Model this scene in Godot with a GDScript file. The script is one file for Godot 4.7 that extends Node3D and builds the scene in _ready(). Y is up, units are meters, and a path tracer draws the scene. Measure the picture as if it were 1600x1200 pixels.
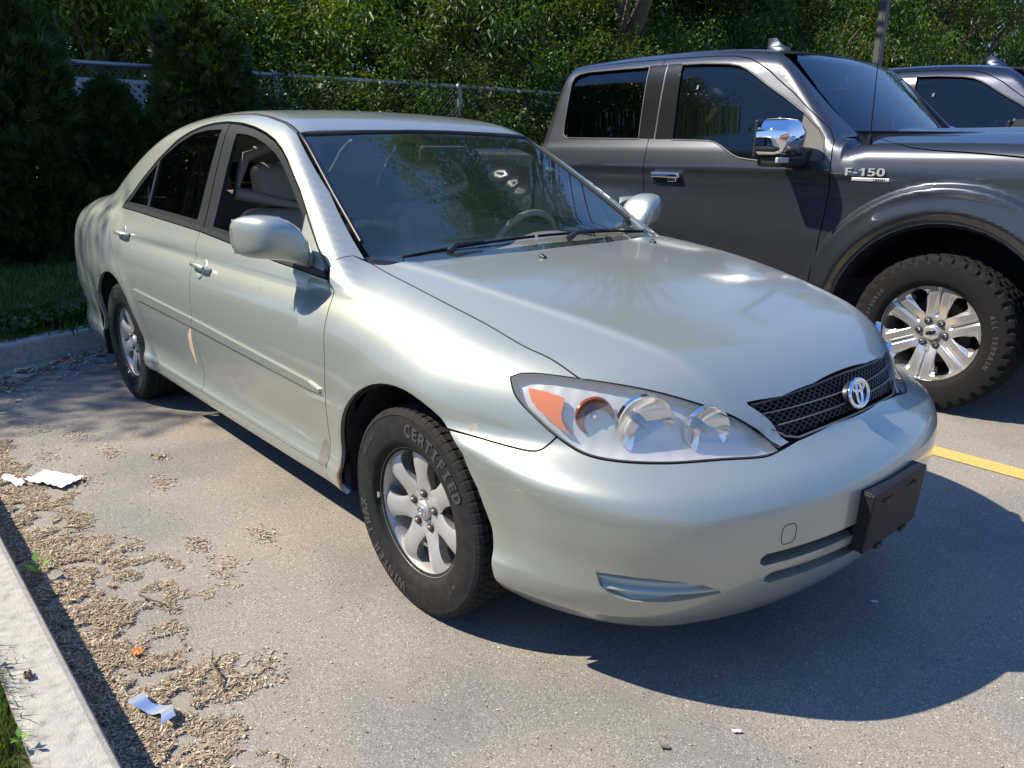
extends Node3D

# ------------------------------------------------------------------ curves
class Lut:
	var a := 0.0
	var k := 250.0
	var last := 0
	var v := PackedFloat32Array()
	var m0 := 0.0
	var m1 := 0.0
	func _init(p: Array) -> void:
		var n := p.size() / 2
		var x := PackedFloat64Array()
		var y := PackedFloat64Array()
		for i in n:
			x.append(p[2 * i])
			y.append(p[2 * i + 1])
		var d := PackedFloat64Array()
		for i in n - 1:
			d.append((y[i + 1] - y[i]) / (x[i + 1] - x[i]))
		var m := PackedFloat64Array()
		for i in n:
			if i == 0:
				m.append(d[0])
			elif i == n - 1:
				m.append(d[n - 2])
			elif d[i - 1] * d[i] <= 0.0:
				m.append(0.0)
			else:
				var w: float = (d[i - 1] * (x[i + 1] - x[i]) + d[i] * (x[i] - x[i - 1])) / (x[i + 1] - x[i - 1])
				m.append(signf(w) * minf(absf(w), 3.0 * minf(absf(d[i - 1]), absf(d[i]))))
		a = x[0]
		m0 = m[0]
		m1 = m[n - 1]
		last = int((x[n - 1] - a) * k)
		var j := 0
		for i in last + 2:
			var t: float = minf(a + i / k, x[n - 1])
			while j < n - 2 and t > x[j + 1]:
				j += 1
			var h: float = x[j + 1] - x[j]
			var s: float = (t - x[j]) / h
			v.append((1 + 2 * s) * (1 - s) * (1 - s) * y[j] + s * (1 - s) * (1 - s) * h * m[j] + s * s * (3 - 2 * s) * y[j + 1] + s * s * (s - 1) * h * m[j + 1])
	func at(t: float) -> float:
		var s := (t - a) * k
		if s < 0.0:
			return v[0] + (t - a) * m0
		var i := int(s)
		if i >= last:
			return v[last] + (s - last) / k * m1
		return v[i] + (s - i) * (v[i + 1] - v[i])

func smax(p: float, q: float, r: float) -> float:
	var h := r - absf(p - q)
	if h <= 0.0:
		return maxf(p, q)
	return maxf(p, q) + h * h / (4.0 * r)

# ------------------------------------------------------------------ nodes
var taken := {}
func numbered(called: String) -> String:
	if not taken.has(called):
		taken[called] = 0
		return called
	taken[called] += 1
	return "%s_%03d" % [called, taken[called]]

func tag(o: Node, label: String, category: String, group := "") -> void:
	o.set_meta("label", label)
	o.set_meta("category", category)
	if group:
		o.set_meta("group", group)

func thing(called: String, label: String, category: String, at := Vector3.ZERO, group := "") -> Node3D:
	var o := Node3D.new()
	o.name = numbered(called)
	o.position = at
	tag(o, label, category, group)
	add_child(o)
	return o

func part(parent: Node, called: String, mesh: Mesh, mat: Material, label := "") -> MeshInstance3D:
	var o := MeshInstance3D.new()
	o.name = called
	o.mesh = mesh
	o.material_override = mat
	if label:
		o.set_meta("label", label)
	parent.add_child(o, true)
	return o

func struct(called: String, mesh: Mesh, mat: Material) -> MeshInstance3D:
	var o := MeshInstance3D.new()
	o.name = numbered(called)
	o.mesh = mesh
	o.material_override = mat
	o.set_meta("kind", "structure")
	add_child(o)
	return o

# ------------------------------------------------------------------ meshes
class MB:  # collects triangles with normals, winding set from the normals
	var p := PackedVector3Array()
	var n := PackedVector3Array()
	var i := PackedInt32Array()
	var c := PackedColorArray()
	var uv := PackedVector2Array()
	func vert(q: Vector3, m: Vector3) -> int:
		p.append(q)
		n.append(m)
		return p.size() - 1
	func tri(a: int, b: int, d: int) -> void:
		var g := (p[b] - p[a]).cross(p[d] - p[a])
		if g.dot(n[a] + n[b] + n[d]) > 0.0:
			i.append_array([a, d, b])
		else:
			i.append_array([a, b, d])
	func quad(a: int, b: int, d: int, e: int) -> void:
		tri(a, b, d)
		tri(a, d, e)
	func face(q: Array) -> void:  # flat polygon
		var m: Vector3 = (q[1] - q[0]).cross(q[2] - q[0]).normalized()
		var s := p.size()
		for r in q:
			p.append(r)
			n.append(m)
		for k in range(1, q.size() - 1):
			i.append_array([s, s + k + 1, s + k])
	func box(at: Vector3, size: Vector3, b := Basis.IDENTITY) -> void:
		var h := size / 2
		for ax in 3:
			for sg in [-1.0, 1.0]:
				var m := Vector3.ZERO
				m[ax] = sg
				var u := Vector3.ZERO
				u[(ax + 1) % 3] = h[(ax + 1) % 3]
				var w := Vector3.ZERO
				w[(ax + 2) % 3] = h[(ax + 2) % 3]
				var ctr := m * h[ax]
				var s := p.size()
				for q in [ctr - u - w, ctr + u - w, ctr + u + w, ctr - u + w]:
					p.append(at + b * q)
					n.append(b * m)
				quad(s, s + 1, s + 2, s + 3)
	func done() -> ArrayMesh:
		var a := []
		a.resize(Mesh.ARRAY_MAX)
		a[Mesh.ARRAY_VERTEX] = p
		a[Mesh.ARRAY_NORMAL] = n
		a[Mesh.ARRAY_INDEX] = i
		if c.size() == p.size() and c.size() > 0:
			a[Mesh.ARRAY_COLOR] = c
		if uv.size() == p.size() and uv.size() > 0:
			a[Mesh.ARRAY_TEX_UV] = uv
		var m := ArrayMesh.new()
		if p.size() > 2:
			m.add_surface_from_arrays(Mesh.PRIMITIVE_TRIANGLES, a)
		return m

# rounded box: a box whose edges are rounded by r (grid sphere pushed out)
func rbox(mb: MB, at: Vector3, size: Vector3, r: float, b := Basis.IDENTITY, seg := 3) -> void:
	r = minf(r, minf(size.x, minf(size.y, size.z)) / 2.0)
	var core := size / 2 - Vector3(r, r, r)
	for ax in 3:
		for sg in [-1.0, 1.0]:
			var idx := []
			var ts := []
			for k in seg + 1:
				ts.append(-1.0 + float(k) / seg)
			for k in seg + 1:
				ts.append(float(k) / seg)
			for a1 in ts.size():
				for a2 in ts.size():
					var d := Vector3.ZERO
					d[ax] = sg
					d[(ax + 1) % 3] = tan(ts[a1] * PI / 4)
					d[(ax + 2) % 3] = tan(ts[a2] * PI / 4)
					var o := Vector3.ZERO
					o[ax] = core[ax] * sg
					o[(ax + 1) % 3] = core[(ax + 1) % 3] * (-1.0 if a1 <= seg else 1.0)
					o[(ax + 2) % 3] = core[(ax + 2) % 3] * (-1.0 if a2 <= seg else 1.0)
					d = d.normalized()
					idx.append(mb.vert(at + b * (o + d * r), b * d))
			var w := ts.size()
			for a1 in w - 1:
				for a2 in w - 1:
					mb.quad(idx[a1 * w + a2], idx[(a1 + 1) * w + a2], idx[(a1 + 1) * w + a2 + 1], idx[a1 * w + a2 + 1])

# tube along a path; r is a number or an array
func tube(mb: MB, path: Array, r, sides := 8, caps := true) -> void:
	var rings := []
	var up := Vector3.UP
	for k in path.size():
		var t: Vector3 = (path[mini(k + 1, path.size() - 1)] - path[maxi(k - 1, 0)]).normalized()
		if k == 0 and absf(t.dot(up)) > 0.95:
			up = Vector3.RIGHT
		var u := (up - t * up.dot(t)).normalized()
		up = u
		var w := t.cross(u)
		var ring := []
		var rr: float = r[k] if r is Array else r
		for s in sides:
			var a := TAU * s / sides
			var d := u * cos(a) + w * sin(a)
			ring.append(mb.vert(path[k] + d * rr, d))
		rings.append(ring)
	for k in path.size() - 1:
		for s in sides:
			mb.quad(rings[k][s], rings[k + 1][s], rings[k + 1][(s + 1) % sides], rings[k][(s + 1) % sides])
	if caps:
		for e in [0, path.size() - 1]:
			var t2: Vector3 = (path[0] - path[1]).normalized() if e == 0 else (path[e] - path[e - 1]).normalized()
			var ctr := mb.vert(path[e], t2)
			var rim := []
			for s in sides:
				rim.append(mb.vert(mb.p[rings[e][s]], t2))
			for s in sides:
				mb.tri(ctr, rim[s], rim[(s + 1) % sides])

# lathe about the z axis: prof = [[r, z], ...]; sharp profile corners by doubling points
func lathe(mb: MB, prof: Array, seg := 48, at := Vector3.ZERO, b := Basis.IDENTITY) -> void:
	var n := prof.size()
	var rows := []
	for k in n - 1:
		var d := Vector2(prof[k + 1][0] - prof[k][0], prof[k + 1][1] - prof[k][1])
		if d.length() < 1e-6:
			continue
		var nn := Vector2(d.y, -d.x).normalized()
		var n0 := nn
		var n1 := nn
		if k > 0:
			var e := Vector2(prof[k][0] - prof[k - 1][0], prof[k][1] - prof[k - 1][1])
			var en := Vector2(e.y, -e.x).normalized()
			if e.length() > 1e-6 and en.dot(nn) > 0.6:
				n0 = (nn + en).normalized()
		if k < n - 2:
			var e2 := Vector2(prof[k + 2][0] - prof[k + 1][0], prof[k + 2][1] - prof[k + 1][1])
			var en2 := Vector2(e2.y, -e2.x).normalized()
			if e2.length() > 1e-6 and en2.dot(nn) > 0.6:
				n1 = (nn + en2).normalized()
		var ra := []
		var rb := []
		for s in seg:
			var a := TAU * s / seg
			var cs := Vector3(cos(a), sin(a), 0)
			ra.append(mb.vert(at + b * (cs * prof[k][0] + Vector3(0, 0, prof[k][1])), b * (cs * n0.x + Vector3(0, 0, n0.y))))
			rb.append(mb.vert(at + b * (cs * prof[k + 1][0] + Vector3(0, 0, prof[k + 1][1])), b * (cs * n1.x + Vector3(0, 0, n1.y))))
		for s in seg:
			mb.quad(ra[s], rb[s], rb[(s + 1) % seg], ra[(s + 1) % seg])

func mirrored(m: ArrayMesh) -> ArrayMesh:
	var a := m.surface_get_arrays(0)
	var p: PackedVector3Array = a[Mesh.ARRAY_VERTEX]
	var n: PackedVector3Array = a[Mesh.ARRAY_NORMAL]
	var x: PackedInt32Array = a[Mesh.ARRAY_INDEX]
	for k in p.size():
		p[k].z = -p[k].z
		n[k].z = -n[k].z
	for k in x.size() / 3:
		var t := x[3 * k + 1]
		x[3 * k + 1] = x[3 * k + 2]
		x[3 * k + 2] = t
	a[Mesh.ARRAY_VERTEX] = p
	a[Mesh.ARRAY_NORMAL] = n
	a[Mesh.ARRAY_INDEX] = x
	var r := ArrayMesh.new()
	r.add_surface_from_arrays(Mesh.PRIMITIVE_TRIANGLES, a)
	return r

# a trimmed sheet: the inside of poly (less the holes) laid on surf(u, v) -> [position, normal]; edges turned in by flange
func dense(poly: PackedVector2Array, step: float) -> PackedVector2Array:
	var out := PackedVector2Array()
	for k in poly.size():
		var a := poly[k]
		var b := poly[(k + 1) % poly.size()]
		var n := maxi(1, int(ceil(a.distance_to(b) / step)))
		for j in n:
			out.append(a.lerp(b, float(j) / n))
	return out

func patch(poly0: PackedVector2Array, du: float, dv: float, surf: Callable, flange := 0.0, holes0: Array = []) -> ArrayMesh:
	var mb := MB.new()
	var step := minf(du, dv)
	var poly := dense(poly0, step)
	if Geometry2D.is_polygon_clockwise(poly):
		poly.reverse()
	var holes := []
	for h in holes0:
		var q := dense(h, step)
		if Geometry2D.is_polygon_clockwise(q):
			q.reverse()
		holes.append(q)
	var lo := poly[0]
	var hi := poly[0]
	for q in poly:
		lo = lo.min(q)
		hi = hi.max(q)
	lo -= Vector2(du, dv) * 0.371
	var nu := int((hi.x - lo.x) / du) + 1
	var nv := int((hi.y - lo.y) / dv) + 1
	var mark := PackedByteArray()
	mark.resize(nu * nv)
	for loop in [poly] + holes:
		for k in loop.size():
			var a: Vector2 = (loop[k] - lo) / Vector2(du, dv)
			var b: Vector2 = (loop[(k + 1) % loop.size()] - lo) / Vector2(du, dv)
			for iu in range(maxi(0, int(minf(a.x, b.x))), mini(nu - 1, int(maxf(a.x, b.x))) + 1):
				for iv in range(maxi(0, int(minf(a.y, b.y))), mini(nv - 1, int(maxf(a.y, b.y))) + 1):
					mark[iu * nv + iv] = 1
	var seen := {}
	var vid := func(q: Vector2) -> int:
		var key := Vector2i(roundi(q.x * 30000.0), roundi(q.y * 30000.0))
		if seen.has(key):
			return seen[key]
		var s: Array = surf.call(q.x, q.y)
		var id := mb.vert(s[0], s[1])
		seen[key] = id
		return id
	for iu in nu:
		for iv in nv:
			var c0 := lo + Vector2(iu * du, iv * dv)
			var c1 := Vector2(c0.x + du, c0.y)
			var c2 := c0 + Vector2(du, dv)
			var c3 := Vector2(c0.x, c0.y + dv)
			if mark[iu * nv + iv] == 0:
				var mid := (c0 + c2) / 2
				if not (Geometry2D.is_point_in_polygon(mid, poly) or Geometry2D.is_point_in_polygon(mid + Vector2(0.00037, 0.00053), poly)):
					continue
				var out := false
				for h in holes:
					if Geometry2D.is_point_in_polygon(mid, h):
						out = true
				if out:
					continue
				mb.quad(vid.call(c0), vid.call(c1), vid.call(c2), vid.call(c3))
			else:
				var pieces: Array = Geometry2D.intersect_polygons(PackedVector2Array([c0, c1, c2, c3]), poly)
				for h in holes:
					var nxt := []
					for pc in pieces:
						nxt.append_array(Geometry2D.clip_polygons(pc, h))
					pieces = nxt
				for pc in pieces:
					var t := Geometry2D.triangulate_polygon(pc)
					for k in t.size() / 3:
						var i0: int = vid.call(pc[t[3 * k]])
						var i1: int = vid.call(pc[t[3 * k + 1]])
						var i2: int = vid.call(pc[t[3 * k + 2]])
						if i0 != i1 and i1 != i2 and i0 != i2:
							mb.tri(i0, i1, i2)
	if flange > 0.0:
		for li in holes.size() + 1:
			var loop: PackedVector2Array = poly if li == 0 else holes[li - 1]
			var pos := []
			var nor := []
			for q in loop:
				var s: Array = surf.call(q.x, q.y)
				pos.append(s[0])
				nor.append(s[1])
			var m := loop.size()
			var ra := []
			var rb := []
			for k in m:
				var e: Vector3 = pos[(k + 1) % m] - pos[(k + m - 1) % m]
				var side: Vector3 = e.cross(nor[k]).normalized()
				ra.append(mb.vert(pos[k], side))
				rb.append(mb.vert(pos[k] - nor[k] * flange, side))
			for k in m:
				mb.quad(ra[k], ra[(k + 1) % m], rb[(k + 1) % m], rb[k])
	return mb.done()

func grow(poly: PackedVector2Array, by: float) -> PackedVector2Array:
	var r := Geometry2D.offset_polygon(poly, by, Geometry2D.JOIN_MITER)
	return r[0] if r.size() else poly

# rings of equal length -> smooth skin, ends closed
func loft(mb: MB, rings: Array, closed_ends := true) -> void:
	var n: int = rings[0].size()
	var ids := []
	var mid := Vector3.ZERO
	for r in rings:
		for q in r:
			mid += q
	mid /= n * rings.size()
	for i in rings.size():
		var c := Vector3.ZERO
		for q in rings[i]:
			c += q
		c /= n
		var row := []
		for j in n:
			var du: Vector3 = rings[i][(j + 1) % n] - rings[i][(j + n - 1) % n]
			var dv: Vector3 = rings[mini(i + 1, rings.size() - 1)][j] - rings[maxi(i - 1, 0)][j]
			var m := du.cross(dv).normalized()
			if m.dot(rings[i][j] - c) < 0.0:
				m = -m
			row.append(mb.vert(rings[i][j], m))
		ids.append(row)
	for i in rings.size() - 1:
		for j in n:
			mb.quad(ids[i][j], ids[i + 1][j], ids[i + 1][(j + 1) % n], ids[i][(j + 1) % n])
	if closed_ends:
		for e in [0, rings.size() - 1]:
			var c := Vector3.ZERO
			for q in rings[e]:
				c += q
			c /= n
			var m := (c - mid).normalized()
			var ci := mb.vert(c, m)
			var rim := []
			for q in rings[e]:
				rim.append(mb.vert(q, m))
			for j in n:
				mb.tri(ci, rim[j], rim[(j + 1) % n])

func sgnpow(v: float, e: float) -> float:
	return signf(v) * pow(absf(v), e)

# ------------------------------------------------------------------ body fields
func field(k: int, x: float, y: float, z: float) -> float:
	return fs(x, y, z) if k == 0 else ft(x, y, z)

func hit(k: int, o: Vector3, d: Vector3, t0: float, t1: float, off: float) -> Array:
	# inside at t0, outside at t1
	var f0 := field(k, o.x + d.x * t0, o.y + d.y * t0, o.z + d.z * t0) - off
	var f1 := field(k, o.x + d.x * t1, o.y + d.y * t1, o.z + d.z * t1) - off
	var t := t1
	var last := 0
	for it in 40:
		t = (t0 * f1 - t1 * f0) / (f1 - f0) if f1 > f0 and it < 24 else (t0 + t1) / 2
		if t <= t0 or t >= t1:
			t = (t0 + t1) / 2
		var f := field(k, o.x + d.x * t, o.y + d.y * t, o.z + d.z * t) - off
		if absf(f) < 2e-5:
			break
		if f > 0.0:
			t1 = t
			f1 = f
			if last == 1:
				f0 *= 0.5
			last = 1
		else:
			t0 = t
			f0 = f
			if last == -1:
				f1 *= 0.5
			last = -1
	var q := o + d * t
	var e := 0.006
	var g := Vector3(field(k, q.x + e, q.y, q.z) - field(k, q.x - e, q.y, q.z), field(k, q.x, q.y + e, q.z) - field(k, q.x, q.y - e, q.z), field(k, q.x, q.y, q.z + e) - field(k, q.x, q.y, q.z - e))
	return [q, g.normalized()]

# ways to look at the body: each turns (u, v) into a ray and a point into (u, v)
const SIDE_Y := [0.45, 0.75]
const SIDE_Z := [0.15, 0.25]
const NOSE := [Vector3(0.25, 0.35, 0), Vector3(0.15, 0.7, 0)]
func on_side(k: int, off := 0.0) -> Callable:
	return func(u: float, v: float) -> Array:
		return hit(k, Vector3(u, SIDE_Y[k], SIDE_Z[k]), Vector3(0, sin(v / 0.7), cos(v / 0.7)), 0.05, 1.5, off)
func uv_side(k: int, q: Vector3) -> Vector2:
	return Vector2(q.x, 0.7 * atan2(q.y - SIDE_Y[k], q.z - SIDE_Z[k]))
func on_top(k: int, off := 0.0) -> Callable:
	return func(u: float, v: float) -> Array:
		return hit(k, Vector3(u, 0.5 if k == 0 else 1.0, v), Vector3(0, 1, 0), 0.0, 1.5, off)
func uv_top(_k: int, q: Vector3) -> Vector2:
	return Vector2(q.x, q.z)
func on_nose(k: int, off := 0.0) -> Callable:
	return func(u: float, v: float) -> Array:
		var a := u / 0.7
		var b := v / 0.7
		return hit(k, NOSE[k], Vector3(cos(b) * cos(a), sin(b), cos(b) * sin(a)), 0.05, 1.6, off)
func uv_nose(k: int, q: Vector3) -> Vector2:
	var d: Vector3 = (q - NOSE[k]).normalized()
	return Vector2(0.7 * atan2(d.z, d.x), 0.7 * asin(d.y))
func on_front(k: int, off := 0.0) -> Callable:  # along x
	return func(u: float, v: float) -> Array:
		return hit(k, Vector3(-1.75 if k == 0 else -1.6, v, u), Vector3(1, 0, 0), 0.0, 4.0, off)
func on_back(k: int, off := 0.0) -> Callable:
	return func(u: float, v: float) -> Array:
		return hit(k, Vector3(-1.75 if k == 0 else -1.6, v, u), Vector3(-1, 0, 0), 0.0, 4.0, off)
func uv_front(_k: int, q: Vector3) -> Vector2:
	return Vector2(q.z, q.y)

# flat list of x, y, z -> outline seen one of those ways
func outline(k: int, way: Callable, l: Array) -> PackedVector2Array:
	var r := PackedVector2Array()
	for j in l.size() / 3:
		r.append(way.call(k, Vector3(l[3 * j], l[3 * j + 1], l[3 * j + 2])))
	return r

func flip(l: Array) -> Array:  # the same points in reverse order
	var r := []
	for j in range(l.size() / 3 - 1, -1, -1):
		r.append_array([l[3 * j], l[3 * j + 1], l[3 * j + 2]])
	return r

func twin(l: Array) -> Array:  # reversed and mirrored to the other side
	var r := []
	for j in range(l.size() / 3 - 1, -1, -1):
		r.append_array([l[3 * j], l[3 * j + 1], -l[3 * j + 2]])
	return r

func arc(cx: float, cy: float, r: float, a0: float, a1: float, n: int, z: float) -> Array:
	var o := []
	for j in n + 1:
		var a := deg_to_rad(lerpf(a0, a1, float(j) / n))
		o.append_array([cx + r * cos(a), cy + r * sin(a), z])
	return o

# ------------------------------------------------------------------ materials
var M := {}
func lin(r: float, g: float, b: float) -> Color:
	return Color(r, g, b).linear_to_srgb()

func mat(called: String, col: Color, rough := 0.7, metal := 0.0, spec := 0.5) -> StandardMaterial3D:
	var m := StandardMaterial3D.new()
	m.resource_name = called
	m.albedo_color = col
	m.roughness = rough
	m.metallic = metal
	m.metallic_specular = spec
	m.cull_mode = BaseMaterial3D.CULL_DISABLED
	M[called] = m
	return m

func noise_tex(sd: int, freq: float, oct: int, lo: Color, hi: Color, size := 512, kind := FastNoiseLite.TYPE_SIMPLEX_SMOOTH, stops: Array = []) -> ImageTexture:
	var n := FastNoiseLite.new()
	n.seed = sd
	n.noise_type = kind
	n.frequency = freq
	n.cellular_return_type = FastNoiseLite.RETURN_CELL_VALUE
	n.fractal_type = FastNoiseLite.FRACTAL_FBM if oct > 1 else FastNoiseLite.FRACTAL_NONE
	n.fractal_octaves = oct
	var im := n.get_seamless_image(size, size)
	im.convert(Image.FORMAT_RGB8)
	var g := Gradient.new()
	g.set_color(0, lo)
	g.set_color(1, hi)
	for s in stops:
		g.add_point(s[0], s[1])
	var ramp := []
	for k in 256:
		ramp.append(g.sample(k / 255.0))
	var out := Image.create(size, size, false, Image.FORMAT_RGB8)
	var src := im.get_data()
	var dst := PackedByteArray()
	dst.resize(size * size * 3)
	for k in size * size:
		var c: Color = ramp[src[3 * k]]
		dst[3 * k] = c.r8
		dst[3 * k + 1] = c.g8
		dst[3 * k + 2] = c.b8
	out.set_data(size, size, false, Image.FORMAT_RGB8, dst)
	return ImageTexture.create_from_image(out)

func tri(m: StandardMaterial3D, per_metre: float) -> StandardMaterial3D:
	m.uv1_triplanar = true
	m.uv1_world_triplanar = true
	m.uv1_scale = Vector3.ONE * per_metre
	return m

func paint(called: String, col: Color, metal: float, rough: float, dust: float, coat := 0.035) -> StandardMaterial3D:
	var m := mat(called, Color.WHITE, 1.0, metal)
	m.clearcoat_enabled = true
	m.clearcoat = 1.0
	m.clearcoat_roughness = coat
	var d := lin(0.30, 0.27, 0.22)
	m.albedo_texture = noise_tex(11, 0.012, 5, col, col.lerp(d, dust), 512, FastNoiseLite.TYPE_SIMPLEX_SMOOTH, [[0.55, col]])
	m.roughness = rough
	return tri(m, 0.9)

func make_materials() -> void:
	paint("silver paint", lin(0.362, 0.388, 0.338), 0.60, 0.43, 0.08, 0.085)
	paint("grey paint", lin(0.042, 0.048, 0.058), 0.66, 0.34, 0.04)
	paint("navy paint", lin(0.012, 0.019, 0.045), 0.45, 0.33, 0.04)
	mat("gap", lin(0.006, 0.006, 0.007), 0.9)  # near-black; the shade behind panel gaps is put into this colour
	mat("black trim", lin(0.018, 0.018, 0.019), 0.42)
	mat("satin frame", lin(0.014, 0.0155, 0.017), 0.5, 0.0, 0.32)
	mat("rubber", lin(0.012, 0.012, 0.012), 0.75, 0.0, 0.25)
	mat("liner", lin(0.010, 0.010, 0.011), 0.95)
	var ch := mat("chrome", lin(0.80, 0.80, 0.80), 0.06, 1.0)
	ch.resource_name = "chrome"
	mat("alloy", lin(0.50, 0.49, 0.47), 0.42, 0.60)
	mat("bright alloy", lin(0.78, 0.77, 0.75), 0.24, 0.82)
	mat("pole paint", lin(0.055, 0.057, 0.060), 0.6)
	mat("steel", lin(0.22, 0.20, 0.18), 0.55, 0.8)
	mat("brake", lin(0.05, 0.045, 0.04), 0.7, 0.4)
	mat("beige leather", lin(0.24, 0.23, 0.195), 0.5)
	mat("grey trim", lin(0.30, 0.30, 0.26), 0.7)
	mat("sail grey", lin(0.11, 0.105, 0.10), 0.8)
	mat("dark trim", lin(0.03, 0.03, 0.03), 0.8)
	mat("carpet", lin(0.03, 0.028, 0.026), 0.95)
	var g := mat("hazed glass", Color(0.75, 0.9, 0.85, 0.12), 0.0)
	g.transparency = BaseMaterial3D.TRANSPARENCY_ALPHA
	g.albedo_color = Color(0.165, 0.225, 0.195, 0.37)  # dust haze and dash reflection put into the glass colour
	g.metallic_specular = 0.7
	var t := mat("tinted glass", Color(0.004, 0.005, 0.006, 0.93), 0.01)
	t.transparency = BaseMaterial3D.TRANSPARENCY_ALPHA
	t.metallic_specular = 0.7
	var l := mat("lamp lens", Color(0.88, 0.89, 0.83, 0.11), 0.03)
	l.transparency = BaseMaterial3D.TRANSPARENCY_ALPHA
	var tg := mat("truck glass", Color(0.03, 0.045, 0.05, 0.70), 0.004)
	tg.transparency = BaseMaterial3D.TRANSPARENCY_ALPHA
	tg.metallic_specular = 0.7
	mat("gloss black", lin(0.010, 0.010, 0.011), 0.14)
	mat("mirror chrome", lin(0.78, 0.78, 0.79), 0.03, 1.0)
	mat("amber", lin(0.55, 0.115, 0.004), 0.2)
	mat("dark amber", lin(0.30, 0.085, 0.03), 0.16, 0.55)
	mat("red lens", lin(0.22, 0.006, 0.006), 0.12)
	mat("reflector", lin(0.82, 0.82, 0.82), 0.12, 1.0)
	mat("lamp housing", lin(0.52, 0.52, 0.485), 0.3, 0.40)
	mat("plate plastic", lin(0.012, 0.0135, 0.016), 0.55, 0.0, 0.35)
	var ru := mat("rust", Color.WHITE, 0.95)
	ru.albedo_texture = noise_tex(61, 0.05, 4, lin(0.22, 0.10, 0.04), lin(0.05, 0.025, 0.014), 256)
	tri(ru, 6.0)
	var bl := mat("paint blister", Color.WHITE, 0.9)
	bl.albedo_texture = noise_tex(62, 0.05, 4, lin(0.22, 0.19, 0.15), lin(0.42, 0.42, 0.38), 256)
	tri(bl, 8.0)
	mat("primer", lin(0.15, 0.135, 0.115), 0.75)
	mat("scrape", lin(0.42, 0.33, 0.23), 0.8)
	mat("white paint", lin(0.72, 0.73, 0.72), 0.6)
	var yl := mat("yellow", Color.WHITE, 0.75)
	yl.albedo_texture = noise_tex(51, 0.09, 4, lin(0.30, 0.26, 0.19), lin(0.66, 0.43, 0.09), 512, FastNoiseLite.TYPE_SIMPLEX, [[0.36, lin(0.36, 0.29, 0.16)], [0.44, lin(0.60, 0.39, 0.075)]])
	tri(yl, 1.6)
	# tyre
	var ty := mat("tyre", lin(0.020, 0.020, 0.020), 0.78, 0.0, 0.3)
	ty.albedo_color = Color.WHITE
	ty.albedo_texture = noise_tex(31, 0.02, 4, lin(0.011, 0.011, 0.011), lin(0.026, 0.025, 0.023))
	tri(ty, 2.0)
	mat("tyre lettering", lin(0.045, 0.044, 0.043), 0.7)
	# asphalt: aggregate speckle over broad patches
	var asp := mat("asphalt", Color.WHITE, 0.9)
	asp.albedo_texture = noise_tex(1, 0.16, 1, lin(0.075, 0.070, 0.064), lin(0.62, 0.58, 0.52), 1024, FastNoiseLite.TYPE_CELLULAR, [[0.05, lin(0.17, 0.158, 0.14)], [0.25, lin(0.228, 0.210, 0.185)], [0.6, lin(0.266, 0.245, 0.215)], [0.90, lin(0.305, 0.282, 0.249)], [0.96, lin(0.40, 0.372, 0.332)]])
	tri(asp, 2.3)
	asp.detail_enabled = true
	asp.detail_blend_mode = BaseMaterial3D.BLEND_MODE_MUL
	asp.detail_albedo = noise_tex(3, 0.006, 7, Color(0.80, 0.805, 0.815), Color(1.0, 0.985, 0.95), 1024, FastNoiseLite.TYPE_SIMPLEX_SMOOTH, [[0.32, Color(0.88, 0.88, 0.88)], [0.55, Color(0.95, 0.94, 0.92)]])
	asp.detail_uv_layer = BaseMaterial3D.DETAIL_UV_2
	asp.uv2_triplanar = true
	asp.uv2_world_triplanar = true
	asp.uv2_scale = Vector3.ONE * 0.17
	# concrete
	var con := mat("concrete", Color.WHITE, 0.9)
	con.albedo_texture = noise_tex(5, 0.03, 6, lin(0.19, 0.178, 0.15), lin(0.43, 0.405, 0.35), 512, FastNoiseLite.TYPE_SIMPLEX_SMOOTH, [[0.40, lin(0.33, 0.31, 0.268)]])
	con.heightmap_enabled = true
	con.heightmap_scale = 0.15
	con.heightmap_texture = noise_tex(6, 0.2, 3, Color.BLACK, Color.WHITE, 512)
	tri(con, 1.4)
	var bk := mat("bark", Color.WHITE, 0.95)
	bk.albedo_texture = noise_tex(41, 0.03, 4, lin(0.055, 0.042, 0.030), lin(0.19, 0.155, 0.12))
	tri(bk, 2.5)
	leaf_mat("leaf", Color(0.96, 0.92, 0.42))
	var cp := mat("chip", Color.WHITE, 0.85)
	cp.vertex_color_use_as_albedo = true
	var so := mat("soil", Color.WHITE, 1.0)
	so.albedo_texture = noise_tex(42, 0.03, 5, lin(0.022, 0.030, 0.010), lin(0.075, 0.085, 0.028))
	tri(so, 0.8)
	mat("paper", lin(0.60, 0.61, 0.63), 0.85)
	mat("foil", lin(0.66, 0.72, 0.78), 0.34, 0.7)
	mat("orange scrap", lin(0.62, 0.25, 0.06), 0.7)
	mat("weed", lin(0.12, 0.24, 0.03), 0.5)
	var gv := mat("galvanised", lin(0.30, 0.31, 0.32), 0.45, 0.6)
	gv.roughness = 0.48
	mat("tan wall", lin(0.34, 0.22, 0.14), 0.9)
	mat("brown roof", lin(0.20, 0.10, 0.06), 0.9)

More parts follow.
